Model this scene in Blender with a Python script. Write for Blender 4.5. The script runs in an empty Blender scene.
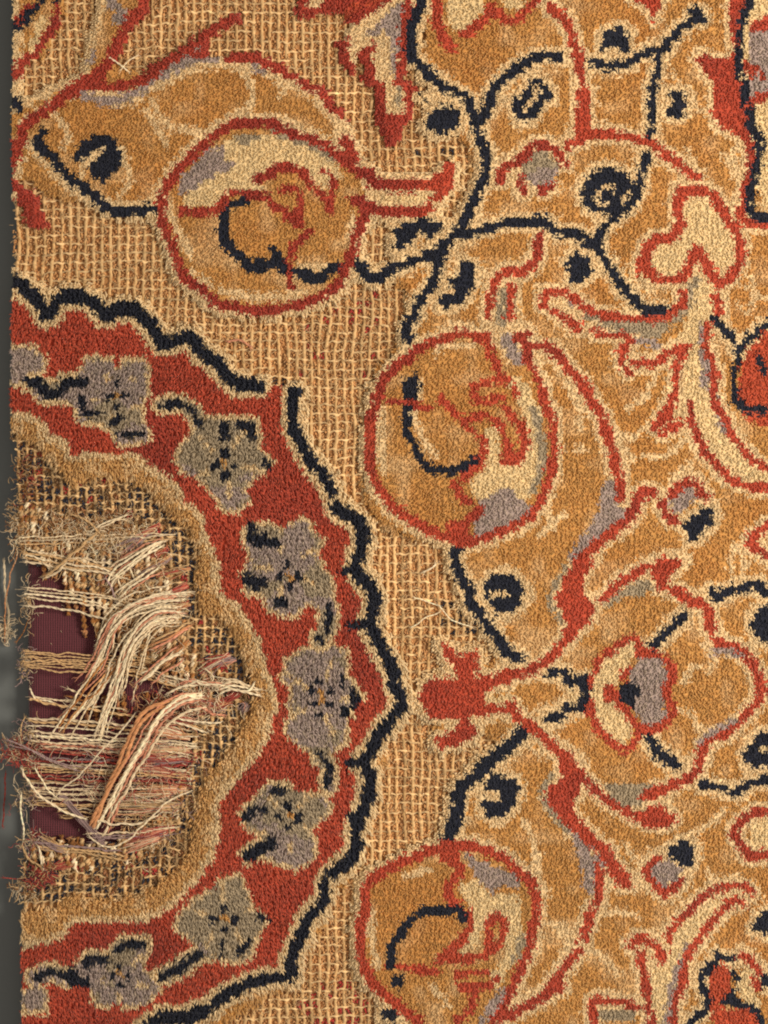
import bpy, math, random
import numpy as np
random.seed(7); rng = np.random.default_rng(11)
scene = bpy.context.scene
COL = scene.collection
S = 0.0004                      # metres per design unit (the carpet design is drawn in units of 0.4 mm)
CX, CY = 384.0, 512.0
def wx(x): return (x - CX) * S
def wy(y): return (CY - y) * S
PILE = 10.0 * S                 # pile height

# ---------------------------------------------------------------- camera, light, exposure
cam_d = bpy.data.cameras.new('camera'); cam = bpy.data.objects.new('camera', cam_d); COL.objects.link(cam)
CAM_H = 0.95
cam.location = (0, 0, CAM_H + PILE * 0.8)
cam_d.sensor_fit = 'VERTICAL'; cam_d.sensor_height = 24
cam_d.lens = 24 / (1024 * S / CAM_H)
cam_d.clip_start = 0.01; cam_d.clip_end = 50
scene.camera = cam
world = bpy.data.worlds.new('World'); scene.world = world; world.use_nodes = True
bg = world.node_tree.nodes['Background']; bg.inputs[0].default_value = (1.0, 0.89, 0.77, 1); bg.inputs[1].default_value = 0.46
def area(name, loc, size, power, color):
    l = bpy.data.lights.new(name, 'AREA'); l.shape = 'SQUARE'; l.size = size; l.energy = power; l.color = color
    o = bpy.data.objects.new(name, l); COL.objects.link(o); o.location = loc
    d = -np.array(loc); import mathutils
    o.rotation_euler = mathutils.Vector((d[0], d[1], d[2])).to_track_quat('-Z', 'Y').to_euler()
    return o
area('gallery_lamp', (0.76, 0.10, 0.74), 0.30, 13.2, (1.0, 0.89, 0.75))
vs = scene.view_settings
scene.display_settings.display_device = 'sRGB'
vs.view_transform = 'Standard'; vs.look = 'None'; vs.gamma = 1; vs.exposure = 0.0; vs.use_curve_mapping = False

scene.cycles.filter_width = 2.0
# ---------------------------------------------------------------- materials
def lin(r, g, b):
    f = lambda c: ((c / 255 + 0.055) / 1.055) ** 2.4 if c > 10 else c / 255 / 12.92
    return (f(r), f(g), f(b))
def yarn_material(name, rough=0.9, bump=0.0, sheen=0.25):
    m = bpy.data.materials.new(name); m.use_nodes = True
    nt = m.node_tree; b = nt.nodes['Principled BSDF']
    a = nt.nodes.new('ShaderNodeAttribute'); a.attribute_name = 'Col'
    g = nt.nodes.new('ShaderNodeTexCoord'); n = nt.nodes.new('ShaderNodeTexNoise')
    n.inputs['Scale'].default_value = 900; n.inputs['Detail'].default_value = 3
    nt.links.new(g.outputs['Object'], n.inputs['Vector'])
    mr = nt.nodes.new('ShaderNodeMapRange'); mr.inputs[1].default_value = .3; mr.inputs[2].default_value = .7
    mr.inputs[3].default_value = 0.87; mr.inputs[4].default_value = 1.12
    nt.links.new(n.outputs[0], mr.inputs[0])
    mx = nt.nodes.new('ShaderNodeVectorMath'); mx.operation = 'SCALE'
    nt.links.new(a.outputs['Color'], mx.inputs[0]); nt.links.new(mr.outputs[0], mx.inputs['Scale'])
    nt.links.new(mx.outputs[0], b.inputs['Base Color'])
    b.inputs['Roughness'].default_value = rough
    b.inputs['Specular IOR Level'].default_value = 0.25
    b.inputs['Sheen Weight'].default_value = sheen; b.inputs['Sheen Roughness'].default_value = 0.5
    return m
M_WOOL = yarn_material('wool_pile', 0.85)
M_COTTON = yarn_material('cotton_thread', 0.8, sheen=0.15)
def plain(name, col, rough, noise_scale, amp, spec=0.3, bump=0.3, dist=0.0002):
    m = bpy.data.materials.new(name); m.use_nodes = True
    nt = m.node_tree; b = nt.nodes['Principled BSDF']
    g = nt.nodes.new('ShaderNodeTexCoord'); n = nt.nodes.new('ShaderNodeTexNoise')
    n.inputs['Scale'].default_value = noise_scale; n.inputs['Detail'].default_value = 6
    nt.links.new(g.outputs['Object'], n.inputs['Vector'])
    cr = nt.nodes.new('ShaderNodeMix'); cr.data_type = 'RGBA'
    cr.inputs[6].default_value = tuple(c * (1 - amp) for c in col) + (1,)
    cr.inputs[7].default_value = tuple(c * (1 + amp) for c in col) + (1,)
    nt.links.new(n.outputs[0], cr.inputs[0]); nt.links.new(cr.outputs[2], b.inputs['Base Color'])
    bp = nt.nodes.new('ShaderNodeBump'); bp.inputs['Strength'].default_value = bump; bp.inputs['Distance'].default_value = dist
    nt.links.new(n.outputs[0], bp.inputs['Height']); nt.links.new(bp.outputs[0], b.inputs['Normal'])
    b.inputs['Roughness'].default_value = rough; b.inputs['Specular IOR Level'].default_value = spec
    return m

# ---------------------------------------------------------------- object helpers
def tag(o, label=None, cat=None, group=None, kind=None):
    if label: o['label'] = label
    if cat: o['category'] = cat
    if group: o['group'] = group
    if kind: o['kind'] = kind
    return o
def empty(name, parent=None):
    o = bpy.data.objects.new(name, None); COL.objects.link(o); o.parent = parent; o.empty_display_size = 0.02
    return o
def mesh_obj(name, V, F, mat, parent=None, col=None, smooth=True):
    """V (n,3); F list of faces, or an (m,3) / (m,4) array, or a pair of both; col (n,3) linear"""
    me = bpy.data.meshes.new(name)
    V = np.ascontiguousarray(V, dtype=np.float32)
    Fs = F if isinstance(F, (list, tuple)) else [F]
    Fs = [np.asarray(f, dtype=np.int32) for f in Fs if len(f)]
    idx = np.concatenate([f.ravel() for f in Fs]); tot = np.concatenate([np.full(len(f), f.shape[1], np.int32) for f in Fs])
    st = np.concatenate([[0], np.cumsum(tot)[:-1]]).astype(np.int32)
    me.vertices.add(len(V)); me.vertices.foreach_set('co', V.ravel())
    me.loops.add(len(idx)); me.loops.foreach_set('vertex_index', idx)
    me.polygons.add(len(tot)); me.polygons.foreach_set('loop_start', st); me.polygons.foreach_set('loop_total', tot)
    me.update(calc_edges=True)
    me.polygons.foreach_set('use_smooth', np.full(len(tot), smooth, dtype=bool))
    if col is not None:
        c = np.ones((len(V), 4), np.float32); c[:, :3] = np.clip(col, 0, 0.95)
        a = me.attributes.new('Col', 'FLOAT_COLOR', 'POINT'); a.data.foreach_set('color', c.ravel())
    me.materials.append(mat)
    o = bpy.data.objects.new(name, me); COL.objects.link(o); o.parent = parent
    return o
def box(x0, x1, y0, y1, z0, z1):
    V = [(x, y, z) for z in (z0, z1) for y in (y0, y1) for x in (x0, x1)]
    F = [(0, 2, 3, 1), (4, 5, 7, 6), (0, 1, 5, 4), (1, 3, 7, 5), (3, 2, 6, 7), (2, 0, 4, 6)]
    return np.array(V), np.array(F)

# ---------------------------------------------------------------- setting: grey table, burgundy support
TABLE_Z = -0.0082
V, F = box(-1.6, 1.6, -1.6, 1.6, TABLE_Z - 0.03, TABLE_Z)
t = mesh_obj('table_surface', V, F, plain('grey_paint', (0.13, 0.142, 0.14), 0.5, 60, 0.03), smooth=False)
tag(t, kind='structure')
# cloth covered board under the carpet, built as a fine sheet with a rounded left edge
nx, ny = 120, 160
xs = np.linspace(27, 900, nx); ys = np.linspace(-110, 1134, ny)
Vc = []; 
def cloth_z(x, y): return (-3.0 + 0.35 * math.sin(x * .05 + y * .021) + .25 * math.sin(y * .07)) * S
for yy in ys:
    ed = 27 + 0.004 * (yy - 500)
    Vc.append((wx(ed - 1.0), wy(yy), TABLE_Z + 0.0002)); Vc.append((wx(ed - 1.4), wy(yy), -8 * S)); Vc.append((wx(ed + .5), wy(yy), -4.6 * S))
    for x in xs[1:]: Vc.append((wx(x), wy(yy), cloth_z(x, yy)))
w = nx + 2
Fc = [(r * w + c, (r + 1) * w + c, (r + 1) * w + c + 1, r * w + c + 1) for r in range(ny - 1) for c in range(w - 1)]
def cloth_material():
    m = plain('burgundy_cloth', lin(98, 45, 53), 0.85, 1400, 0.25, 0.2, 0.5, 0.0001)
    nt = m.node_tree; b = nt.nodes['Principled BSDF']; b.inputs['Sheen Weight'].default_value = 0.3
    tc = nt.nodes.new('ShaderNodeTexCoord'); bp = [x for x in nt.nodes if x.type == 'BUMP'][0]; add = None
    for ax in ('X', 'Y'):                                 # plain weave relief
        w_ = nt.nodes.new('ShaderNodeTexWave'); w_.bands_direction = ax; w_.inputs['Scale'].default_value = 330; w_.inputs['Distortion'].default_value = 1.2; w_.inputs['Detail'].default_value = 1
        nt.links.new(tc.outputs['Object'], w_.inputs['Vector'])
        if add is None: add = w_
        else:
            mm = nt.nodes.new('ShaderNodeMath'); mm.operation = 'ADD'; nt.links.new(add.outputs['Fac'], mm.inputs[0]); nt.links.new(w_.outputs['Fac'], mm.inputs[1]); nt.links.new(mm.outputs[0], bp.inputs['Height'])
    bp.inputs['Strength'].default_value = 0.9; bp.inputs['Distance'].default_value = 0.0003
    return m
cl = mesh_obj('backing_cloth', np.array(Vc), np.array(Fc), cloth_material())
tag(cl, 'plain burgundy backing cloth showing through the torn hole in the carpet', 'cloth')

# ---------------------------------------------------------------- the design, as regions of wool colour
X0, Y0, CW, CH = -20, -80, 880, 1184
cmap = np.zeros((CH, CW), np.uint8); mmap = np.zeros((CH, CW), np.uint8)
CODES = dict(G=0, X=1, N=2, R=3, C=4, Y=5, O=6, K=7, T=8, A=9, H=10, W=11)
YG, XG = np.mgrid[0:CH, 0:CW].astype(np.float32); YG += Y0; XG += X0
keys = ['golden_field']
def kid(k):
    if k not in keys: keys.append(k)
    return keys.index(k)
CR = dict(px=(0, 0, 1), a=(0, 0, 3.84), b=(200, 0, 3.84), c=(380, 0, 3.84), d=(568, 0, 3.84), e=(0, 200, 3.84), f=(200, 200, 3.84),
          g=(380, 200, 3.84), h=(568, 200, 3.84), i=(0, 400, 3.84), j=(200, 400, 3.84), k=(380, 400, 3.84), l=(568, 400, 3.84),
          m=(0, 600, 3.84), n=(200, 600, 3.84), o=(380, 600, 3.84), p=(568, 600, 3.84), q=(0, 800, 3.4286), r=(180, 800, 3.4286),
          s=(360, 800, 3.4286), t=(544, 800, 3.4286), z1=(160, 110, 3.84), z2=(360, 320, 3.84), z3=(480, 240, 3.84), z4=(330, 0, 5.12),
          z5=(0, 320, 5.12), z6=(480, 560, 3.84), z7=(480, 720, 3.84), z8=(648, 450, 5.69), z9=(668, 780, 4.2), z10=(668, 0, 4.27))
def parse(pts):
    out = []; ox, oy, sc = CR['px']
    for tk in pts.split():
        if ',' in tk:
            x, y = tk.split(','); out.append((ox + float(x) / sc, oy + float(y) / sc))
        else: ox, oy, sc = CR[tk]
    return np.array(out)
def smooth(P, n=5):
    if len(P) < 3: return P
    Q = np.vstack([2 * P[0] - P[1], P, 2 * P[-1] - P[-2]]); out = []
    for i in range(1, len(Q) - 2):
        a, b, c, d = Q[i - 1], Q[i], Q[i + 1], Q[i + 2]
        for t in np.linspace(0, 1, n, endpoint=False):
            out.append(0.5 * (2 * b + (c - a) * t + (2 * a - 5 * b + 4 * c - d) * t * t + (3 * b - a - 3 * c + d) * t ** 3))
    out.append(P[-1]); return np.array(out)
def stroke_mask(P, w):
    r = w / 2; P = smooth(P) if len(P) > 2 else P
    if len(P) == 1: P = np.vstack([P, P])
    x0 = int(max(P[:, 0].min() - r - 2 - X0, 0)); x1 = int(min(P[:, 0].max() + r + 3 - X0, CW))
    y0 = int(max(P[:, 1].min() - r - 2 - Y0, 0)); y1 = int(min(P[:, 1].max() + r + 3 - Y0, CH))
    if x1 <= x0 or y1 <= y0: return None
    gx = XG[y0:y1, x0:x1]; gy = YG[y0:y1, x0:x1]; D = np.full(gx.shape, 1e9, np.float32)
    for a, b in zip(P[:-1], P[1:]):
        d = b - a; L = max(float(d @ d), 1e-6)
        t = np.clip(((gx - a[0]) * d[0] + (gy - a[1]) * d[1]) / L, 0, 1)
        D = np.minimum(D, (gx - a[0] - t * d[0]) ** 2 + (gy - a[1] - t * d[1]) ** 2)
    return (slice(y0, y1), slice(x0, x1)), D <= r * r
def poly_mask(P):
    x0 = int(max(P[:, 0].min() - 1 - X0, 0)); x1 = int(min(P[:, 0].max() + 2 - X0, CW))
    y0 = int(max(P[:, 1].min() - 1 - Y0, 0)); y1 = int(min(P[:, 1].max() + 2 - Y0, CH))
    if x1 <= x0 or y1 <= y0: return None
    gx = XG[y0:y1, x0:x1]; gy = YG[y0:y1, x0:x1]; M = np.zeros(gx.shape, bool)
    for a, b in zip(P, np.roll(P, -1, 0)):
        if a[1] == b[1]: continue
        cnd = ((a[1] > gy) != (b[1] > gy)) & (gx < (b[0] - a[0]) * (gy - a[1]) / (b[1] - a[1]) + a[0])
        M ^= cnd
    return (slice(y0, y1), slice(x0, x1)), M
def paint(res, code, key):
    if res is None: return
    sl, M = res
    if key == 'golden_field' and code == 'C': M = M & (cmap[sl] == 0)
    cmap[sl][M] = CODES[code]; mmap[sl][M] = kid(key)
def halo(res, key):
    if res is None: return
    sl, M = res; c = cmap[sl]; M = M & ((c == 0) | (c == 1) | (c == 8) | ((c == 3) & key.startswith(('rosette', 'zigzag'))))
    # the halo belongs to whatever pile it lies in, or to the motif where it stands on bare foundation
    bare = M & (c == 1); cmap[sl][M] = CODES['C']; mmap[sl][bare] = kid(key.split('/')[0])
    if key.startswith(('rosette', 'zigzag')): mmap[sl][M] = kid(key.split('/')[0])

# line format:  key code width-or-F points ;  'nh' after the width leaves the pale outline out
HR = 7.0
def run(text):
    lines = [ln.strip() for ln in text.strip().split('\n') if ln.strip() and not ln.strip().startswith('#')]
    key = None; buf = []
    for ln in lines:
        tk = ln.split()
        if tk[0].startswith('@'): key = tk[0][1:]; continue
        code = tk[0]; w = tk[1]; rest = tk[2:]; nh = False
        if rest[0] == 'nh': nh = True; rest = rest[1:]
        buf.append((key, code, w, nh, ' '.join(rest)))
    # inside each run all pale outlines are laid first, then all the colours in their order
    for key, code, w, nh, pts in buf:
        if code in 'NR' and not nh:
            P = parse(pts)
            if w == 'F': halo(stroke_mask(np.vstack([P, P[:1]]), 2 * HR), key)
            else: halo(stroke_mask(P, float(w) + 2 * HR), key)
    for key, code, w, nh, pts in buf:
        P = parse(pts)
        k = key
        if w == 'F': paint(poly_mask(P), code, k)
        else: paint(stroke_mask(P, float(w) + (1.2 if code in 'NR' and float(w) > 4 else 1.0 if code in 'CK' else 0)), code, k)
# ---- bare foundation
run('''
@golden_field
X F a 250,0 250,-300 360,-300 360,0 350,100 320,180 315,250 270,310 180,360 90,380 80,300 95,230 160,210 210,150 240,100
X F px 112,64 150,0 150,-90 425,-90 425,0 425,110 470,150 474,185 440,235 405,250 360,290 200,320 150,215 200,100
X F px 0,180 28,180 60,200 150,213 180,270 215,305 300,312 360,285 398,282 408,300 400,342 376,372 362,410 360,450 364,500 385,530 440,548 452,560 460,600 500,655 480,672 420,690 440,745 500,735 475,775 450,820 430,845 380,868 355,920 360,970 380,1000 385,1124 60,1124 290,985 360,860 400,700 360,560 290,400 150,330 0,290
''')
# ---- upper leaves on the left
run('''
@corner_leaf
C 9 px 14,0 15,60 18,85 15,110
R 7 nh a 60,100 100,40 150,10
N 7 nh a 95,80 130,30 160,-10
N 5 nh a 215,0 215,8
N 7 nh a 55,100 70,120
R 7 nh a 220,20 210,90 170,150 130,200 80,240 58,290
K 8 a 160,80 140,130 115,180
C 7 a 75,130 70,210
N 6 nh a 60,390 70,410
C 9 a 390,-80 385,0 375,70 345,170 330,250 290,300 210,340 100,390
Y 10 a 430,-60 430,10 470,50 440,80
G 8 a 420,90 400,140 370,190
Y 6 a 360,200 345,240
''')
run('''
@golden_leaf
C F px 16,150 18,120 40,104 80,80 130,90 170,72 200,58 228,56 274,66 316,88 350,118 348,140 330,160 165,182 160,208 120,214 96,206 72,194 52,178 36,158 28,148
G F px 40,118 78,96 130,102 170,84 200,70 225,68 270,78 310,100 335,125 335,143 318,138 300,132 262,116 235,116 202,130 182,150 165,170 152,196 125,200 95,195 70,180 35,150 26,135
C 6 px 85,95 115,102 140,98
C 6 px 150,100 160,118 175,128 200,130
C 6 px 245,75 252,90 248,108 230,114
C 5 px 275,80 285,90 280,98
C 5 px 55,115 70,135 62,150
C 6 px 120,150 130,180 120,195
Y 8 a 768,190 720,230 640,280 580,310 500,370 400,385 320,370
Y 7 b 20,225 70,225
Y F px 150,72 172,60 196,38 206,44 206,60 190,66
Y 6 b 200,255 240,270
@golden_leaf/red_edge
R 11 nh a 560,-200 550,0 510,70 470,140 430,210 385,280 320,315 255,365 190,410 120,460 85,510 65,580 55,680
R 9 nh a 906,62 820,110 768,150 690,200 620,250 560,300 470,330 400,335 330,320
R 7 nh b 30,130 10,210
R 7 nh a 745,210 768,215
R 8 nh b 105,225 190,215 240,235 300,265 360,290 410,330 470,360 500,400 555,450
@golden_leaf/blue_stem
N 9 a 165,500 140,550 205,605 255,670 310,715 365,750 e 400,22 450,38 580,33
N F a 270,610 300,550 360,520 440,525 475,590 460,650 400,700 350,680 320,620
C 6 a 385,580 330,620 310,670
@corner_leaf
R F nh px 8,182 24,185 38,200 48,222 40,230 26,228 20,205 8,200
C 6 px 22,158 17,175
''')
# ---- first scroll
run('''
@spiral_scroll1
G F z1 20,300 70,230 130,170 180,120 230,85 290,50 400,50 480,70 530,100 580,110 640,140 740,220 780,300 780,420 750,500 720,600 680,670 620,710 540,745 420,765 300,760 220,740 160,690 90,640 70,580 40,510 10,430 0,350
K F z1 80,390 100,320 130,250 200,150 300,90 450,100 560,130 680,190 700,250 640,300 560,260 540,230 430,210 370,250 400,300 270,310 230,370 150,370
Y F z1 60,290 110,230 170,160 240,140 250,190 300,220 220,240 150,290 80,320
O F z1 290,100 400,90 340,135 290,125
C 6 z1 20,340 60,440 120,560
C 7 z1 230,690 340,715 480,715 560,700
C 6 z1 740,400 730,480
C 5 z1 530,595 600,605 650,590
O 5 z1 430,85 600,150 660,190
@spiral_scroll1/red_line
R 9 z1 20,300 70,230 130,170 180,120 230,85 290,50 400,50 480,70 530,100 580,110 640,140 690,180 740,220
R 9 z1 20,300 0,350 10,430 40,510 70,580 90,640 160,690 220,740 300,760 420,765 540,745 620,710 680,670 720,600 750,500 780,420 770,340
R 11 z1 715,110 730,160 755,230 b 640,660 660,690 740,712 px 415,185 440,180 450,168
R 9 px 363,204 385,211 415,212 428,207
R 8 px 436,196 448,184
R 7 nh z1 80,390 150,395 220,380 270,320 340,325 420,330
R 8 nh z1 370,265 420,250 450,220 540,235 575,275
R 7 nh z1 465,300 510,300
R 8 nh z1 540,330 530,440
R 7 nh z1 430,370 480,380
R 7 nh z1 480,410 530,420
R 7 nh z1 570,470 510,530 490,600 500,680
R 8 nh z1 665,270 655,390
R 6 nh z1 600,310 640,350
R 6 nh z1 630,238 640,238
R 6 nh z1 735,350 768,350
@spiral_scroll1/blue_line
N 9 z1 320,350 270,370 245,430 245,500 290,550 330,590 370,600 430,590
N 15 z1 350,600 400,600
N 7 z1 430,540 460,560 470,620
N 10 z1 520,620 580,640 640,630 680,590
@spiral_scroll1
K 5 px 385,198 415,199 430,193
''')
# ---- narrow leaf at the top
run('''
@pointed_leaf
C F z4 90,140 330,-40 420,-200 440,-100 400,0 380,100 350,300 360,430 410,470 400,560 330,600 280,560 260,460 220,400 190,300 150,260 120,330 80,260 60,180
R F nh b 355,-200 760,-200 740,0 640,60 600,105 565,85 560,45 500,35 430,60 390,70 365,30
C F b 405,-10 490,-10 470,15 420,35
A 7 b 600,20 570,50
A 5 b 690,0 640,20
Y F z4 190,170 250,110 350,20 395,0 370,130 350,250 335,380 330,430 310,330 320,230 290,150 220,190
O 6 z4 350,440 340,520
@pointed_leaf/red_line
R 8 nh z4 75,200 75,300 115,355
R 9 nh z4 215,240 170,290 200,340 200,400 240,440 260,500 270,600 290,660
R 8 nh z4 405,-200 400,0 385,80 375,200 370,300 350,420
R 8 nh z4 395,440 405,500 400,590
R 17 nh z4 335,620 315,690
''')
# ---- blue vines
run('''
@blue_vine1
N 9 c 170,-200 160,0 130,80 115,200 140,230 180,280 230,320 280,350 330,380 350,420 370,470 385,540 410,600 400,680 370,740 g 340,50 300,110 250,170 190,210 120,235 50,265 0,295 f 700,290 640,290 610,245
N 9 c 385,460 420,400 440,340 500,280 560,240 630,210 690,220
N 9 g 300,140 400,110 480,90 560,85 640,85 670,120 768,135 h 60,155 110,180 150,240 200,320 250,380 300,420 380,425
N 8 h 110,170 140,100 200,50 250,0 d 280,670 300,600
N 9 g 240,180 220,250 200,320 150,390 130,450 100,490 110,540
N F g 300,220 370,250 360,330 320,390 240,420 220,380 280,350 260,310 300,280
N F g 50,110 150,65 240,80 230,130 180,150 150,115 120,165 60,195
N F c 500,390 530,365 560,350 590,290 640,320 665,370 620,410 600,450 550,470 520,450
C 4.5 c 560,410 590,380 605,330
N F c 178,440 240,395 300,420 300,490 230,510 175,490
N 3 c 160,370 175,380
N 4 c 240,355 245,370
N 2 nh c 105,560 130,570
N 2 nh c 185,555 200,560
N F z3 320,80 370,40 410,70 430,120 380,165 340,160 350,120
N 7 z3 390,-10 430,20
N F px 583,205 580,188 588,174 602,166 618,167 631,180 630,190 622,198 622,209 606,214 592,213
C 4.5 px 596,196 604,186 614,188
C 4 px 598,205 606,206
@blue_vine2
N F d 120,190 140,120 190,100 240,115 225,150 240,200 205,190 180,165 150,190
N 7.5 d 90,240 160,250 230,245 270,210 330,190 370,190 400,140 460,90
N 16 d 495,58 497,66
N 7 d 350,200 345,260 325,330 320,400 325,460 315,515
N F d 370,350 460,345 435,380 455,400 440,450 370,440 385,405 410,380
@blue_vine3
N 10 k 290,560 290,640 320,700 350,740 o 340,10 390,55 430,120 480,190 540,225
N F z6 10,100 50,55 130,50 165,120 155,180 100,215 60,200 40,165 10,130
C 6 z6 50,135 95,135
@blue_vine4
N 12.5 s 300,130 325,60 335,0 o 310,720 350,690 400,640 450,600 500,560 550,510
N F z7 20,225 60,205 130,225 155,265 130,330 90,380 30,375 5,330
C 6 z7 30,290 70,290
''')
# ---- top and right pieces
run('''
@red_sprig
K F c 250,-200 420,-200 410,0 400,50 320,120 270,110 250,60
K F c 470,0 560,0 530,40 490,40
R 9 nh c 215,-200 220,0 215,80 240,130 270,180
R 9 nh c 320,130 370,100 420,60 430,20
R 8 nh c 450,40 490,80 540,60 600,0 600,-100
@long_leaf1
R 8 c 650,20 680,50 720,90 740,160 768,220 d 25,200 40,240 50,300
R 13 d 60,360 55,450 50,520
R 8 d 0,560 50,535 100,512 200,515 280,540 330,560 370,590 410,620 450,650 490,680
@flower_bud1
O F c 560,600 640,580 690,640 670,700 600,710 540,690 550,620
Y F c 620,640 690,650 660,710 540,700
R 8 c 460,690 480,640 540,610 590,560 660,570 710,630
R 7 c 540,690 550,740
R 7 c 660,715 620,730
@red_sprig
R F d 250,0 250,-60 370,-60 350,40 335,80 320,50 290,20
@side_panel
K F z10 350,-200 900,-200 900,900 400,900 380,780 400,600 370,470 340,350 330,150
Y F z10 340,130 470,100 600,200 470,380 370,430 340,370 350,300
R F z10 110,240 150,230 270,260 270,150 260,30 310,-200 330,-200 330,0 310,100 300,300 340,400 330,480 360,560 370,700 340,800 350,920 300,900 300,850 340,700 330,600 270,560 230,550 190,500 190,420 200,370 150,300
R 10 nh z10 365,120 420,95
R 12 nh z10 340,290 360,300
R 6 nh z10 400,325 405,330
R 8 nh z10 350,450 430,400
R 8 z10 300,910 340,950 440,965 900,1000
@side_panel/blue_outline
N 7 nh z10 360,-200 350,0 320,70 305,180 300,320
N 8 nh z10 335,340 325,440 360,470 355,540 390,580 390,650 370,760 350,830 350,890 380,925 440,935 900,960
@trefoil
K F h 430,40 480,0 550,10 590,90 650,180 630,240 560,280 500,190 450,230 420,290 340,290 320,220 360,170 430,150 440,100
R 10 h 430,-40 420,20 430,90 400,140 330,160 300,210 275,265
R 9 h 300,210 330,295 430,300 470,240 490,190 530,240 560,300 600,310 650,250 660,180 640,120 610,70 570,0 540,-30 480,-40 430,-20
''')
run('''
@curled_stem
C F z3 0,250 60,140 130,120 110,300 160,350 200,380 240,600 200,640 110,470 30,340
K 9 z3 170,540 200,610 230,680
O 8 z3 88,200 80,320
Y 12 z3 100,380 130,440 165,500
Y 6 z3 210,640 240,680
O 6 z3 240,700 250,760
R 8 z3 230,-20 220,30 210,80 150,130
R 7 z3 130,110 70,140 50,180 30,290
R 7 z3 120,170 115,300
@curled_stem
R 9 z3 140,380 180,360
R 9 z3 170,390 190,480 230,560 250,660 280,768
R 9 z3 190,405 260,410 320,470 380,540 430,620 470,680 490,760 l 130,60 160,150 180,230 195,300 195,380
Y F l 150,300 180,310 190,400 240,430 200,470 140,510 40,590 0,620 0,600 80,480 110,440 120,350
R 10 l 325,350 275,365 255,420 220,470 150,520 80,580 30,650 0,720
R F z6 380,0 440,0 390,70 400,130 440,190 390,270 350,300 310,320 330,240 290,160 320,60
O 5 nh z6 330,20 270,130 270,180 310,230
@hooked_stem
O F h 460,340 490,280 515,350 480,420 420,470 350,525 200,505 60,460 60,430 200,475 370,470 440,400
K F h 510,280 550,340 550,430 510,500 530,640 570,768 600,830 740,1020 900,1080 900,1100 700,1068 560,990 500,850 440,768 450,650 470,560 420,520 460,450
Y 7 h 280,545 345,555
Y 7 h 505,490 525,620 520,720
Y 7 l 565,-20 575,40 590,120
R 7 h 440,360 440,400 400,430 350,460 200,450 120,440 40,400 0,365
R 7 z3 240,250 250,210 310,200 360,225
R 7 z3 285,275 370,335
R 6 z3 430,350 500,360 560,370
Y 5 nh z3 340,240 350,250
O 5 nh z3 400,290 440,300
R 8 h 570,370 575,430
R 7 h 540,480 530,560 560,650 560,768 l 600,70 630,140 680,200 740,250 780,265 950,270
R 7 h 460,560 420,630 410,760
R 7 z3 585,380 545,430 550,480 570,510
R 8 z3 590,470 680,470 720,430 768,420
R 7 l 470,10 470,90
R 7 z3 745,590 720,650 680,700
R 7 l 390,100 430,90 360,130
R 7 l 395,0 390,50 335,100
R 7 l 490,120 520,190 570,250 620,300 700,330 768,330 950,340
C 7 nh z3 690,490 640,590 560,650
@edge_flower1
A F h 900,480 768,500 700,560 660,650 650,740 640,800 690,850 768,870 900,870
N 7 h 560,460 600,500 650,560
N 7 h 650,580 700,530 768,480 850,460
N 6 nh h 655,580 640,650 635,768
N 10 nh l 640,0 680,30 700,35 750,35
N 5 h 735,600 750,650 760,660
''')
# ---- second scroll
run('''
@spiral_scroll2
G F z2 480,70 380,50 300,80 230,110 180,150 130,190 90,240 60,320 45,390 45,500 50,590 90,670 140,730 k 90,440 170,490 250,530 340,540 430,520 500,490 560,460 610,400 640,320 665,230 665,120 z2 740,440 720,360 690,260 640,180 540,150
K F z2 480,410 530,420 540,560 630,530 640,400 600,300 560,240 600,200 650,260 700,360 700,550 660,680 560,740 480,720 430,660 420,620 490,560 490,470
Y F k 370,400 440,350 490,330 560,400 600,390 560,450 480,490 370,520 360,490
O 8 k 590,30 620,150 620,250 590,340
C 6 z2 80,340 80,460 85,580
C 6 z2 290,120 340,100 440,100
C 6 z2 230,240 235,300
C 6 z2 210,360 240,450 290,520
@spiral_scroll2/red_line
R 9 z2 480,70 380,50 300,80 230,110 180,150 130,190 90,240 60,320 45,390 45,500 50,590 90,670 140,730 k 90,440 170,490 250,530
R 8 k 300,550 360,540 430,520 500,490 560,460 610,400 640,320 665,230 665,120 650,40 z2 720,360 690,260
R F k 250,470 330,450 350,530 270,555
R 7 k 285,320 310,370 340,395
R 7 k 385,420 335,470
R 8 nh z2 480,60 500,120 520,170 540,210
R 7 nh z2 440,300 435,280 450,250 520,240 570,230
R 7 nh z2 440,300 490,310 550,290
R 6 nh z2 590,265 600,280
R 7 nh z2 555,330 590,380
R 9 nh z2 620,400 630,500 590,545
R F nh z2 550,440 580,450 595,545 540,560
R 7 z2 120,310 200,320 260,340
R 7 nh z2 310,300 350,340 390,380 470,370 530,390 550,430
R 6 nh z2 400,400 440,430
R 8 nh z2 470,460 470,520 430,580 390,610
@spiral_scroll2/blue_line
N F z2 165,225 225,215 230,300 170,300
N 3 z2 215,190 213,215
N 8.5 z2 180,335 175,420 210,490 250,560 300,580 380,570 440,535
''')
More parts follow.
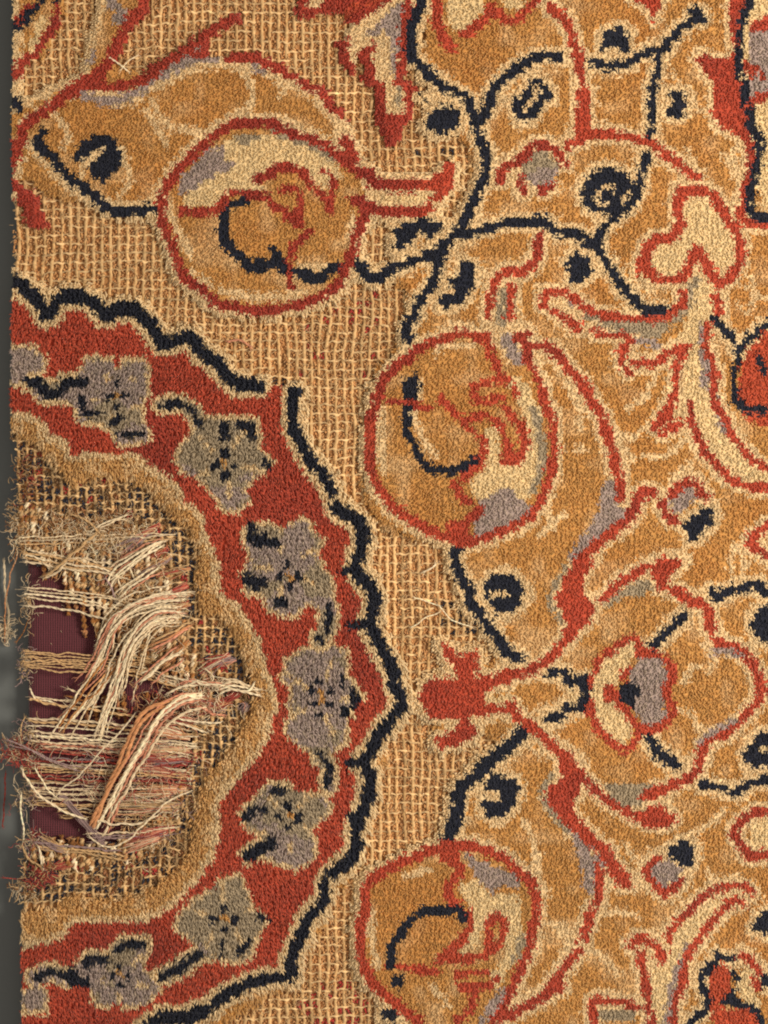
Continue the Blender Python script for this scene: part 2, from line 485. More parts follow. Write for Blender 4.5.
# ---- palmette
run('''
@palmette
R F o 230,155 290,205 375,200 385,260 365,300 500,285 500,325 410,340 400,400 500,405 500,430 420,440 350,445 320,455 365,480 375,520 310,550 230,575 210,535 290,500 300,455 195,450 145,380 175,310 300,300 290,270 240,220
K 8 o 420,380 510,380
R 9 z6 350,290 280,360 240,400 170,430 110,440 20,465
R 9 o 500,400 530,450 590,490 650,550 700,600
R F z7 300,100 350,120 410,220 370,290 360,350 420,430 500,490 550,570 595,630 540,650 500,600 440,500 380,460 320,400 270,340 250,270 310,220 300,140
R 8 z7 450,540 460,650 440,710 410,768 t 190,330 150,420 120,510 60,590 0,670 s 690,640 600,690 510,740 450,768
Y F z7 340,420 420,490 440,560 425,680 395,640 380,540
Y 5 nh z7 450,530 480,560
O 5 nh z7 270,210 235,280 290,380 330,420
R 8 z7 400,230 480,300 560,350 620,380 680,400 740,380
R F z7 620,350 690,320 745,380 650,410
O F z7 470,250 560,240 680,245 640,285 610,330 540,330
R 8 z7 630,290 680,285
R 8 l 130,768 200,700 250,670 300,640
O F nh z6 450,215 520,130 600,85 650,75 670,110 620,140 540,150
R F l 300,640 350,605 455,605 390,680 380,720 340,730 330,680
R 10 l 410,730 470,768 p 530,30 550,110
R 9 p 570,165 640,180 700,230 730,290 745,360 700,420 640,480 590,520 540,530 515,570 500,640 450,690 380,720 300,750
Y 6 nh p 560,200 600,190 660,220
Y 6 nh p 500,550 530,520 570,500 640,460
C 6 p 440,320 470,270 500,250
C 6 p 420,420 480,440 500,500
@palmette/eye
K F p 85,260 160,210 250,150 260,200 230,260 200,310 180,330 180,400 230,450 250,500 220,560 150,520 110,490 85,420
Y F p 280,215 370,225 385,320 370,400 375,460 300,490 260,440 245,400 240,270
R 7 nh p 105,270 120,230 190,180 250,140 280,190
R 7.5 nh p 270,205 330,205 380,230 405,290 375,350 400,430 350,490 270,500
R 7 nh p 240,450 270,500 220,580 130,510 90,450
R 8 nh p 75,300 72,360 80,430
R 6 nh p 235,265 210,300
R 6 nh p 190,390 240,450
R 15 nh p 160,360 170,360
N F nh p 200,320 260,310 280,350 260,380 240,425 200,380
@palmette/blue_mark1
N 8.5 p 325,180 380,120 450,60
@palmette/blue_mark2
N 9 p 310,530 350,590 415,630
@palmette/blue_mark3
N 8.5 z6 270,430 320,430 340,470 400,460 395,520 380,570 320,570 310,600 260,610
K 5 z6 350,500 360,530
@flower_bud2
Y F z8 130,300 180,210 260,220 280,280 200,350 140,350
R 8.5 z8 150,400 110,380 85,310
R 8.5 z8 130,260 200,185 280,190
R 8 z8 290,240 330,265
N F z8 185,430 240,400 240,370 300,350 310,320 375,320 375,430 310,460 310,500 230,515 230,460
@flower_bud3
Y F t 370,230 430,200 470,240 460,280 400,300 380,270
R 8 t 385,200 355,240 380,290 420,320 470,280
N F t 420,170 450,150 480,130 520,160 510,230 480,230 430,190
@blue_vine5
N F p 700,90 740,20 900,30 900,150 740,165
N F p 670,590 740,510 900,500 900,620 740,645 690,640
K 5 p 740,580 768,570
N 8 p 510,710 590,720 640,740 710,700 800,690 900,700
N 8 z8 350,810 400,830 440,810 500,790 570,780 640,760 660,810 760,840
@red_sprig
R 8 z8 780,420 690,430 620,480 570,530 640,570 690,610 780,640
R 8 z9 600,130 420,130 340,150 280,220 320,290 350,320 420,310 600,320
K F z9 340,200 420,160 700,160 700,290 420,290 360,280
@forked_leaf
K F z9 320,455 210,500 110,560 30,620 0,680 0,880 30,850 60,770 100,700 190,590 280,490
K F t 420,500 500,430 560,360 640,320 680,310 560,440 490,500 460,600 430,768 430,1000 380,1000 370,600
Y 7 t 490,510 450,600 430,700 410,900
O 9 t 200,740 300,740
R 7.5 t 400,550 430,460 480,400 530,350 600,300 680,295 715,315
R 7.5 t 680,350 640,350 580,410 530,480 490,540 470,640 450,700 440,900
R 7.5 t 400,550 380,500 325,475 300,500
R 7 t 330,530 350,640 370,768 370,900
R 7 t 330,710 250,690 165,690 175,768
C 6 t 130,490 200,540 260,600
C 6 t 370,440 420,500
@edge_flower2
A F nh t 560,620 580,555 630,570 645,640 600,690 620,720 690,710 760,768 760,900 590,900 570,690
N 7 t 590,535 650,550
N 7 t 580,560 540,620 560,700 500,768
N 6 nh t 650,590 660,640 620,690 680,700 740,740 760,850
K F t 670,580 740,560 720,640 750,710 700,700 660,660
R 7 t 670,530 700,540 740,590
R 6 nh t 720,620 730,640
N 14 t 765,620 775,620
N F t 710,440 750,380 850,380 850,470 740,455
''')
# ---- third scroll
run('''
@spiral_scroll3
G F s 20,370 20,300 60,260 130,220 200,190 280,160 350,155 420,170 490,200 550,250 590,290 600,370 590,470 570,540 540,600 510,670 480,730 440,1000 210,1000 160,730 90,670 40,620 10,550 0,450
K F s 330,290 400,270 450,330 540,320 560,400 560,480 510,580 470,650 440,610 500,540 510,400 450,380 420,450 400,510 340,530 380,450 390,400
Y F s 360,180 420,210 540,260 550,300 490,290 450,320 410,280 380,230
O 8 s 560,470 530,550
Y 9 s 490,660 440,730 400,800
C 6 s 40,380 40,480 60,570
@spiral_scroll3/red_line
R 9 s 200,760 160,730 90,670 40,620 10,550 0,450 20,370 20,300 60,260 130,220 200,190 280,160 350,155 420,170 490,200 550,250 590,290 600,370 590,470 570,540 540,600 510,670 480,730 440,800
R 14 nh s 290,190 320,200
R 8 nh s 350,230 320,280 300,320 340,370 380,410 370,450 320,510 270,550
R 7 s 90,570 170,575 260,590
R 7 nh s 310,550 400,540 450,520 490,470 490,410 450,400 440,470 440,520
R 7 nh s 330,600 430,590
R 6 nh s 350,640 440,640 470,610
R 7 nh s 390,650 380,720 330,760 300,850
@spiral_scroll3/blue_line
N 8 s 110,570 110,500 150,440 200,390 270,385 340,375 350,410
N F s 105,600 150,590 150,645 105,640
@golden_field
N 10 s 95,735 115,745
''')
# ---- pale veins in the golden field
run('''
@golden_field
C 7 l 200,180 240,220 230,260
C 6 l 280,220 370,215 460,140
C 5 l 60,180 20,200
C 6 l 470,240 440,300
C 6 h 700,300 720,340 700,400
C 5 h 650,400 690,430
C 6 p 520,180 560,230 540,270
C 6 p 700,230 710,300
C 6 s 620,180 610,260 640,330
C 6 s 690,420 720,470 690,520
C 6 t 30,420 80,480
C 6 t 500,120 560,90 620,30
C 6 d 690,540 640,580 640,680
C 5 d 460,580 480,620
C 5 c 730,300 740,400 720,500
C 6 h 280,330 330,360
C 6 t 170,100 230,170
C 5 o 600,420 650,400
C 6 k 640,420 660,500
C 6 l 410,290 460,260
C 5 z8 500,560 460,640 480,720
C 5 t 190,390 260,380 330,400
C 5 z6 190,100 210,160
C 7 l 190,120 240,150 300,100
C 7 l 640,560 680,620 660,690
C 6 o 560,560 620,600
C 6 z7 170,400 210,470 200,560
C 6 z7 560,480 600,540
C 7 t 260,20 380,60 470,60
C 7 t 560,250 600,330
C 6 h 680,330 760,380
C 6 z3 330,560 380,640 390,720
C 6 z3 300,440 330,500
C 6 d 400,280 500,420
C 6 d 600,600 650,660
C 6 c 640,520 700,560
C 6 g 480,480 560,470
C 6 g 600,330 660,360
C 7 k 620,520 700,440
C 6 z1 120,620 200,670
C 6 a 560,420 640,560
C 6 s 150,260 240,240
C 6 s 250,640 300,700
''')
# ---- medallion: blue zigzag outline, red band, brown inner band
ZIG = 'e -60,290 50,310 100,345 140,380 180,445 210,400 250,370 310,375 360,395 405,445 440,425 510,420 550,450 590,500 620,545 680,535 740,530 768,580 f 60,620 110,680 160,710 220,715'
ZIG2 = 'j 360,-30 355,30 355,90 390,170 430,240 480,300 505,350'
ZIG3 = 'j 525,415 570,440 625,490 620,560 600,650 640,700 670,760 n 655,90 680,150 715,220 735,260 745,320 775,385 745,440 700,500 660,570 625,620 650,680 640,768 r 600,100 600,170 560,220 520,250'
ZIG4 = 'r 495,290 490,350 440,400 410,470 380,540 375,605 300,610 210,640 150,670 90,720 30,750 q 690,715 620,745 540,750 400,850 100,1000'
MED = np.vstack([parse(ZIG), [[297, 385]], parse(ZIG2), parse(ZIG3), parse(ZIG4), [[-30, 1120], [-30, 270]]])
paint(poly_mask(MED), 'R', 'red_band')
HOUT = 'px -30,415 25,416 42,425 45,437 64,441 68,455 94,455 121,455 133,455 146,468 161,475 177,488 182,504 198,512 203,533 213,556 217,582 219,594 235,606 245,621 254,636 262,657 267,678 276,704 269,717 266,735 256,753 239,774 218,800 216,830 210,855 192,882 178,897 152,914 137,917 111,920 73,920 61,934 29,943 -30,945'
HIN = 'px -30,439 13,439 34,449 44,460 60,478 75,494 81,485 130,483 146,496 156,502 172,520 185,535 193,556 193,590 198,618 205,620 221,623 232,642 240,662 248,683 252,694 247,709 239,725 229,746 216,761 203,777 192,800 189,832 175,867 157,879 125,896 96,896 73,892 58,902 26,902 -30,904'
HOLE = 'px -30,548 20,548 26,560 62,572 100,600 112,640 150,662 200,682 206,694 195,715 188,760 176,800 150,828 110,846 60,852 20,862 -30,862'
paint(poly_mask(parse(HOUT)), 'T', 'brown_band')
res = stroke_mask(parse(HOUT), 7.5); paint(res, 'C', 'brown_band')
paint(poly_mask(parse(HIN)), 'W', 'golden_field')
paint(stroke_mask(parse(HIN), 6), 'W', 'golden_field')
paint(poly_mask(parse(HOLE)), 'H', 'golden_field')
run('''
@zigzag_outline
N 13 %s
N 12 %s
N 13 %s
N 12 %s
N 9 nh j 550,660 600,660
N 9 nh n 580,100 640,95
N 9 nh n 570,630 610,620
N 8 nh r 575,50 610,45
N 7 nh f 230,700 235,730
''' % (ZIG, ZIG2, ZIG3, ZIG4))
run('''
@zigzag_outline
C 5 e 60,-20 60,-20
@rosette1
C F z5 75,110 195,115 205,160 245,190 240,270 180,295 130,310 130,350 -60,360 -60,120
Y F z5 60,150 170,150 205,200 160,240 130,270 110,310 -60,300 -60,160
N 6 nh z5 -20,95 50,95
@rosette2
C F z5 320,260 390,260 440,180 490,165 575,180 600,240 620,185 745,185 785,250 775,380 740,420 740,540 680,565 600,550 560,570 520,530 440,540 400,530 390,460 290,410 250,310
Y F z5 450,210 560,210 600,255 720,210 755,300 720,400 650,380 600,330 540,380 480,430 440,380
O F z5 640,450 720,430 710,530 650,520
N 10 z5 150,315 200,330 230,370 300,365 340,320 430,320
N 8 z5 420,400 430,480 510,475
N 7 z5 610,500 570,530
N 8.5 z5 620,590 730,580
@rosette3
C F px 172,455 185,437 208,416 220,412 262,416 264,450 276,460 268,474 252,480 248,492 252,504 234,516 220,511 208,492 195,478 180,475
O F px 180,458 190,443 208,424 225,420 255,424 258,450 262,465 248,474 232,480 212,482 195,470
Y F j 40,340 160,330 180,375 130,415 80,400
N 6 nh j 95,90 95,150
N 8 nh j 150,100 195,100 200,140
N 8 nh j 250,235 258,248
N 7 i 620,22 690,15 740,45 770,95
@rosette4
C F j 150,480 200,460 330,480 380,445 425,455 455,520 495,520 460,590 485,640 515,680 525,740 500,790 400,800 375,830 300,840 265,800 240,750 170,750 145,660 190,620 155,540
Y F j 330,480 410,470 440,560 420,620 370,650 320,580 230,620 200,650 230,690 300,700 300,600
O F j 390,670 490,680 490,760 400,760
N 9 nh j 195,485 200,530
N 13 nh j 215,535 285,548
N 11 nh j 180,675 200,705 245,702
N 10 n 290,10 320,14
N 8 n 492,20 488,115
N 6 n 458,140 460,155
@rosette5
C F n 310,240 380,180 430,165 460,210 500,160 575,185 575,280 615,340 635,370 605,410 575,470 565,555 500,595 480,600 460,560 400,585 370,555 305,505 340,430 325,400 350,340 305,320
Y F n 350,230 430,185 555,220 550,290 520,330 570,410 555,500 500,550 400,560 335,500 370,430 370,350 335,290
O F n 540,200 560,210 550,260 520,230
O F n 500,480 550,490 520,560 490,540
N 5.5 nh n 545,290 548,335
N 9 nh n 588,350 592,400
N 10 nh n 548,420 554,428
N 7 n 455,598 480,610 495,650 487,712
@rosette6
C F px 237,815 240,805 255,795 263,788 272,782 288,780 297,792 322,792 334,803 335,812 324,820 314,832 320,845 314,860 297,872 280,866 262,860 244,866 236,852 256,836 243,826
Y F r 320,120 450,130 465,195 400,215 340,195
O F px 265,795 285,788 320,798 328,808 312,825 290,830 262,822
N 9 n 285,732 315,728
N 9 nh r 220,60 250,32 290,32
N 13 nh r 230,188 270,165 312,145
@rosette7
C F r 120,270 200,245 230,290 245,340 270,380 325,400 290,440 270,480 250,545 190,565 140,555 100,555 60,505 0,465 -30,440 q 590,420 620,370 680,320 745,285
O F r 120,290 195,265 220,320 250,390 250,440 230,520 150,545 100,520 40,460 0,410 60,360
N 7 nh r 272,400 298,408
N 6 nh r 145,490 145,530
N 8 nh r 200,522 230,490
N 7 r 62,525 35,550 0,580
N 8 q 690,520 650,550 600,580 545,608
@rosette8
C F q 110,590 290,560 290,520 340,505 390,540 400,490 490,460 515,500 500,580 545,610 555,660 500,705 420,715 400,690 360,725 305,690 300,640 230,650 170,625
Y F q 320,610 380,640 460,620 545,640 500,695 350,705
N 8 q 120,605 170,590 220,600
N 11 nh q 245,590 245,620 295,625
N 9 q 295,565 320,540 360,552
N 7 q 400,518 420,505
N 8 q 430,490 490,490
C F q 70,640 170,640 170,740 70,740
Y F q 80,655 160,655 150,710 80,700
''')
for idx in range(1, 9):                                  # petals fill up to a thin pale rim
    Mr = mmap == kid('rosette%d' % idx); E = Mr.copy()
    for s_ in (1, 2, 3, 4, 5):
        for ax in (0, 1): E &= np.roll(Mr, s_, ax) & np.roll(Mr, -s_, ax)
    E &= (cmap == 4)
    om = (np.sin(XG * .11 + idx) + np.sin(YG * .13 + idx * 2)) > (.2 if idx not in (3, 7) else -1.5)
    cmap[E & om] = CODES['O']; cmap[E & ~om] = CODES['Y']
for idx, cx_, cy_, ro, rot_ in ((2, 116, 396, 34, .5), (3, 225, 463, 44, .2), (4, 288, 567, 40, .6), (5, 320, 697, 46, .0), (6, 288, 822, 38, .3), (7, 223, 918, 44, .9), (8, 121, 976, 34, .4)):
    for k in range(5):
        a = rot_ + k * 2 * math.pi / 5
        P = np.array([(cx_ + math.cos(a) * r_, cy_ + math.sin(a) * r_) for r_ in (19, ro * .8)])
        sl, M = stroke_mask(P, 4.2); c = cmap[sl]; M = M & ((c == 5) | (c == 6)); cmap[sl][M] = CODES['C']; mmap[sl][M] = kid('rosette%d' % idx)
def centre(idx, pts, mid, r=9.5):
    key = 'rosette%d/rosette_centre' % idx
    for p in parse(pts): paint(stroke_mask(np.array([p]), r), 'N', key)
    paint(stroke_mask(parse(mid), 6.5), 'G', key)
centre(2, 'z5 595,320 555,395 638,385 600,440', 'z5 590,385 600,385')
centre(3, 'j 95,205 60,250 130,255 95,288', 'j 90,242 95,246')
centre(4, 'j 335,630 308,678 378,675 345,712', 'j 340,670 345,675')
centre(5, 'n 460,310 432,345 435,400 502,350 455,440 500,400', 'n 460,350 465,385', 9)
centre(6, 'r 372,20 340,55 400,62 370,92', 'r 372,50 376,56')
centre(7, 'r 150,375 112,410 185,410 150,442', 'r 148,408 153,408')
centre(8, 'q 410,568 385,603 443,603 415,636', 'q 412,600 416,604', 7.5)

# ---------------------------------------------------------------- carpet
carpet = empty('carpet'); carpet.location = (0, 0, 0)
tag(carpet, 'worn red, gold and navy floral wool carpet with a torn hole at left', 'carpet')
def left_edge(y): return np.interp(y, [-80, 0, 150, 300, 420, 445, 470, 540, 880, 920, 1024, 1104], [11, 11, 10, 12, 8, 12, 15, 17, 19, 19, 21, 22])
def vnoise(x, y, scale, seed):
    r = np.random.default_rng(seed); G = r.random((64, 64))
    u = np.asarray(x, float) / scale + 200.3; v = np.asarray(y, float) / scale + 200.7
    i = np.floor(u).astype(int); j = np.floor(v).astype(int); fu = u - i; fv = v - j
    fu = fu * fu * (3 - 2 * fu); fv = fv * fv * (3 - 2 * fv)
    g = lambda a, b: G[a % 64, b % 64]
    return (g(i, j) * (1 - fu) + g(i + 1, j) * fu) * (1 - fv) + (g(i, j + 1) * (1 - fu) + g(i + 1, j + 1) * fu) * fv
def code_at(x, y):
    xi = np.clip(np.round(np.asarray(x) - X0).astype(int), 0, CW - 1); yi = np.clip(np.round(np.asarray(y) - Y0).astype(int), 0, CH - 1)
    return cmap[yi, xi], mmap[yi, xi]
WOOL = np.array([lin(194, 144, 80), lin(200, 160, 100), lin(25, 29, 44), lin(184, 76, 51), lin(224, 196, 150), lin(166, 147, 138), lin(166, 149, 122),
                 lin(222, 196, 148), lin(202, 156, 96), lin(184, 80, 50), (0, 0, 0), (0, 0, 0)])
# every knot of the weave
PX, PY = 5.2, 5.5
kx, ky = np.meshgrid(np.arange(X0 + 3, X0 + CW - 3, PX), np.arange(Y0 + 3, Y0 + CH - 3, PY))
# rows and columns of a hand-made weave wander a little
kx = kx + 3.0 * (vnoise(kx, ky, 90, 1) - .5) + rng.normal(0, .25, kx.shape); ky = ky + 3.0 * (vnoise(kx, ky, 80, 2) - .5) + rng.normal(0, .25, kx.shape)
KSH = kx.shape
kx = kx.ravel(); ky = ky.ravel()
_b = (cmap == 1) | (cmap == 10) | (cmap == 11); _ii = np.cumsum(np.cumsum(_b.astype(np.float64), 0), 1)
def ii_bare(x, y, r):
    xi = np.clip(np.round(x - X0).astype(int), r + 1, CW - r - 2); yi = np.clip(np.round(y - Y0).astype(int), r + 1, CH - r - 2)
    return (_ii[yi + r, xi + r] - _ii[yi - r - 1, xi + r] - _ii[yi + r, xi - r - 1] + _ii[yi - r - 1, xi - r - 1]) / (2 * r + 1) ** 2
saw = 0.7                                               # knots never sit exactly on the drawn line
QX, QY = 6.8, 6.8                                       # the weaver's cartoon is squared, so curves climb in steps
row_ = np.round(ky / QY); stx = np.round(kx / QX + .5 * (row_ % 2)) * QX - .5 * (row_ % 2) * QX
kc, km = code_at(kx * .25 + stx * .75 + rng.uniform(-saw, saw, kx.shape), ky * .25 + row_ * QY * .75 + rng.uniform(-saw, saw, kx.shape))
dc_, dm_ = code_at(kx, ky); cen_ids = [i for i, k in enumerate(keys) if k.endswith('rosette_centre')]
fine = np.isin(dm_, cen_ids) | np.isin(km, cen_ids); kc = np.where(fine, dc_, kc); km = np.where(fine, dm_, km)
ragged = ii_bare(kx, ky, 7) > .30 + .55 * rng.random(kx.shape)
pile = ~(ragged & (kc != 2) & (kc != 3)) & (kc != 1) & (kc != 10) & (kc != 11) & (kx > left_edge(ky) + 1.5)
kgrid_c, kgrid_m = kc.reshape(KSH), km.reshape(KSH)
pile_g = pile.reshape(KSH)
kx, ky, kc, km = kx[pile], ky[pile], kc[pile], km[pile]
# distance-like openness: how much bare ground lies around a knot, and in which direction
bare = (cmap == 1) | (cmap == 10) | (cmap == 11)
ii = np.cumsum(np.cumsum(bare.astype(np.float64), 0), 1)
def boxmean(x, y, r):
    xi = np.clip(np.round(x - X0).astype(int), r + 1, CW - r - 2); yi = np.clip(np.round(y - Y0).astype(int), r + 1, CH - r - 2)
    return (ii[yi + r, xi + r] - ii[yi - r - 1, xi + r] - ii[yi + r, xi - r - 1] + ii[yi - r - 1, xi - r - 1]) / (2 * r + 1) ** 2
gx = boxmean(kx + 6, ky, 5) - boxmean(kx - 6, ky, 5); gy = boxmean(kx, ky + 6, 5) - boxmean(kx, ky - 6, 5)
keys_arr = keys
medal = np.isin(km, [i for i, k in enumerate(keys) if k.startswith(('rosette', 'red_band', 'zigzag', 'brown_band'))])
leftish = (kx < 480) & ~medal
NF = 10
n = len(kx)
kn_b = 1 + rng.normal(0, 0.055, n)                       # each knot's own shade of dye
kn_w = rng.random(n)
rep = np.repeat(np.arange(n), NF)
stub = np.zeros(n * NF, bool) 
jit_ = .62
fx = kx[rep] + rng.uniform(-1, 1, n * NF) * PX * jit_; fy = ky[rep] + rng.uniform(-1, 1, n * NF) * PY * jit_
fcd, fmm = code_at(kx[rep] + .2 * (fx - kx[rep]), ky[rep] + .2 * (fy - ky[rep]))
bad = (fcd == 1) | (fcd == 10) | (fcd == 11); fcd = np.where(bad, kc[rep], fcd); fmm = np.where(bad, km[rep], fmm)
med = medal[rep]
H = np.where(med, 11.5, 9.5) + 2.0 * (vnoise(fx, fy, 60, 3) - .5) + rng.normal(0, 0.4, len(rep))
isN = fcd == 2; isT = fcd == 8
H = H * (1 - .35 * np.clip(ii_bare(fx, fy, 6) * rng.uniform(.3, 2, len(rep)), 0, 1)) - np.where(isN, .7, 0)                            # navy wool wears lower
# the pile lies over towards the foot of the picture, more on the long-piled medallion
ang = 1.45 + 0.9 * (vnoise(fx, fy, 45, 4) - .5) + rng.normal(0, .45, len(rep))
ln = np.where(med, 7.4, 3.6) + rng.normal(0, 1.0, len(rep)) - np.where(isT, 1.0, 0); ln = np.where(isN & med, 4.0, ln); ln = np.where(stub, 1.5, ln)
dx = np.cos(ang) * ln + gx[rep] * 4; dy = np.sin(ang) * ln + gy[rep] * 4
bx, by = fx - 0.5 * dx, fy - 0.6 * dy
bz = np.full(len(rep), 1.0); mz = H * np.where(stub, .95, 0.8); tz = H
mx_, my_ = bx + dx * 0.6, by + dy * 0.6
tx, ty = bx + dx, by + dy
wd = rng.uniform(.6, 1.05, len(rep))
nF = len(rep)
TW = np.arange(3) * 2 * np.pi / 3
rot = rng.uniform(0, 6.28, nF)
def ring(cx_, cy_, cz_, w):
    a = rot[:, None] + TW[None]
    return np.stack([wx(cx_[:, None] + np.cos(a) * w[:, None]), wy(cy_[:, None] + np.sin(a) * w[:, None]), np.repeat(cz_[:, None], 3, 1) * S], 2)
R0 = ring(bx, by, bz, wd * .9); R1 = ring(mx_, my_, mz, wd * 1.15); 
TP = np.stack([wx(tx), wy(ty), tz * S], 1)[:, None]
FV = np.concatenate([R0, R1, TP], 1)                     # (nF,7,3)
ft = []
for a in range(3):
    b = (a + 1) % 3
    ft += [(a, b, 3 + b), (a, 3 + b, 3 + a), (3 + a, 3 + b, 6 + b), (3 + a, 6 + b, 6 + a), (6 + a, 6 + b, 9)]
ft = np.array(ft)[:, ::-1]
f7 = []
for a in range(3):
    b = (a + 1) % 3; f7 += [(a, b, 3 + b), (a, 3 + b, 3 + a), (3 + a, 3 + b, 6)]
f7 = np.array(f7)[:, ::-1]
# the bed of closely packed yarn that the open tips stand out of, cell by cell
BS = 2.65
ux0, uy0 = X0 + 3, Y0 + 3
bxg, byg = np.meshgrid(np.arange(ux0, X0 + CW - 8, BS), np.arange(uy0, Y0 + CH - 8, BS)); bxg = bxg.ravel(); byg = byg.ravel()
bi = np.clip(np.round((bxg + BS / 2 - ux0) / PX).astype(int), 0, KSH[1] - 1); bj = np.clip(np.round((byg + BS / 2 - uy0) / PY).astype(int), 0, KSH[0] - 1)
bok = pile_g[bj, bi]; bxg, byg, bi, bj = bxg[bok], byg[bok], bi[bok], bj[bok]
bc, bm = kgrid_c[bj, bi], kgrid_m[bj, bi]
bmed = np.isin(bm, [i for i, k in enumerate(keys) if k.startswith(('rosette', 'red_band', 'zigzag', 'brown_band'))])
def bed_z(x, y):
    return 6.6 + 1.7 * (vnoise(x, y, 60, 3) - .5) + 1.1 * (vnoise(x, y, 5, 61) - .5) - 3.0 * np.clip(ii_bare(x, y, 6) * 1.6, 0, 1)
BV = []
for (a, b) in ((0, 0), (0, 1), (1, 1), (1, 0)):
    X_, Y_ = bxg + a * BS, byg + b * BS
    BV.append(np.stack([wx(X_ + 3.0 * (vnoise(X_, Y_, 90, 1) - .5)), wy(Y_ + 3.0 * (vnoise(X_, Y_, 80, 2) - .5)), (bed_z(X_, Y_)) * S], 1))
BV = np.stack(BV, 1)
bshade = 1 + .08 * (vnoise(bxg, byg, 6, 62) - .5) + rng.normal(0, .05, len(bxg))
kg_n = 1 + rng.normal(0, .05, KSH)
bmedr = 0
def dye(code, x, y, med):
    base = WOOL[code].copy()
    nb = vnoise(x, y, 55, 5); nf = vnoise(x, y, 17, 6); g_ = code == 0
    m1 = (np.clip((nf - .55) * 2.6, 0, 1) * g_)[:, None] * .5; base = base * (1 - m1) + WOOL[4] * m1
    m2 = (np.clip((nb - .5) * 1.8, 0, 1) * g_)[:, None] * .5; base = base * (1 - m2) + np.array(lin(190, 128, 62)) * m2
    r_ = code == 3
    m3 = (np.clip((nf - .5) * 2.0, 0, 1) * r_)[:, None] * .5; base = base * (1 - m3) + np.array(lin(184, 80, 50)) * m3
    m3 = (np.clip((.42 - nb) * 3.0, 0, 1) * r_)[:, None] * .6; base = base * (1 - m3) + np.array(lin(146, 52, 40)) * m3
    m4 = ((x < 420) & (y < 420) & ~med & r_)[:, None] * .45; base = base * (1 - m4) + np.array(lin(146, 46, 40)) * m4
    return base
base = dye(fcd, fx, fy, med)
y_ = (fcd == 5)
mixy = (rng.random(len(rep)) < .3) & y_
base[mixy] = base[mixy] * .55 + WOOL[6] * .45
c_ = (fcd == 4)
mixc = (rng.random(len(rep)) < .08) & c_
base[mixc] = base[mixc] * .5 + WOOL[0] * .5
t_ = isT & (vnoise(fx, fy, 11, 66) > .55); base[t_] = base[t_] * .5 + WOOL[4] * .5
bri = kn_b[rep] * (1 + rng.normal(0, .055, len(rep))) * 1.04
fcol = base * np.clip(bri, .55, 1.6)[:, None]
bcol = dye(bc, bxg, byg, bmed) * (bshade * kg_n[bj, bi])[:, None]
parts = {}
def strip(nm): return nm.rstrip('0123456789')
fm = fmm
PART_LABEL = {'corner_leaf': None, 'side_panel': 'ivory panel with a navy outline', 'brown_band': 'brown inner border beside the torn hole'}
for i, k in enumerate(keys):
    sel = np.nonzero(fm == i)[0]
    if '/' not in k or k.split('/')[0] not in parts:
        pk = k.split('/')[0]
        if pk not in parts:
            if '/' in k or len(sel) == 0: parts[pk] = empty(strip(pk), carpet)
    if len(sel) == 0: continue
    V = FV[sel].reshape(-1, 3); F = (f7[None] + (np.arange(len(sel)) * 7)[:, None, None]).reshape(-1, 3)
    Cc = np.repeat(fcol[sel], 7, 0)
    bs = np.nonzero(bm == i)[0]
    Fq = np.arange(len(bs) * 4).reshape(-1, 4) + len(V)
    V = np.concatenate([V, BV[bs].reshape(-1, 3)]); Cc = np.concatenate([Cc, np.repeat(bcol[bs], 4, 0)])
    F = [Fq, F]
    par = carpet if '/' not in k else parts[k.split('/')[0]]
    o = mesh_obj(strip(k.split('/')[-1]), V, F, M_WOOL, par, Cc)
    if '/' not in k: parts[k] = o
    if k == 'golden_field': tag(o, kind='stuff')
print('fibres', nF)

# --- the ground weave under the pile: a sheet with the hole cut out
step = 4
gxs = np.arange(X0, X0 + CW, step); gys = np.arange(Y0, Y0 + CH, step)
gi = {}; GV = []; GF = []
hole_m = cmap == 10
for r in range(len(gys) - 1):
    for c in range(len(gxs) - 1):
        x, y = gxs[c], gys[r]
        cc = cmap[min(y - Y0 + 2, CH - 1), min(x - X0 + 2, CW - 1)]
        if cc == 10 or x < left_edge(y) + 2: continue
        q = []
        for (rr, c2) in ((r, c), (r + 1, c), (r + 1, c + 1), (r, c + 1)):
            if (rr, c2) not in gi:
                gi[(rr, c2)] = len(GV); GV.append((wx(gxs[c2]), wy(gys[rr]), (1.1 + rng.uniform(-.3, .3)) * S))
            q.append(gi[(rr, c2)])
        GF.append(q)
GV = np.array(GV)
gc = np.array(lin(172, 124, 76)) * (1 + rng.normal(0, .18, len(GV)))[:, None]
mesh_obj('ground_weave', GV, np.array(GF), M_COTTON, carpet, gc)
# underside thickness
mesh_obj('carpet_back', np.vstack([GV + [0, 0, -2.2 * S]]), np.array(GF)[:, ::-1], M_COTTON, carpet, gc * .9)

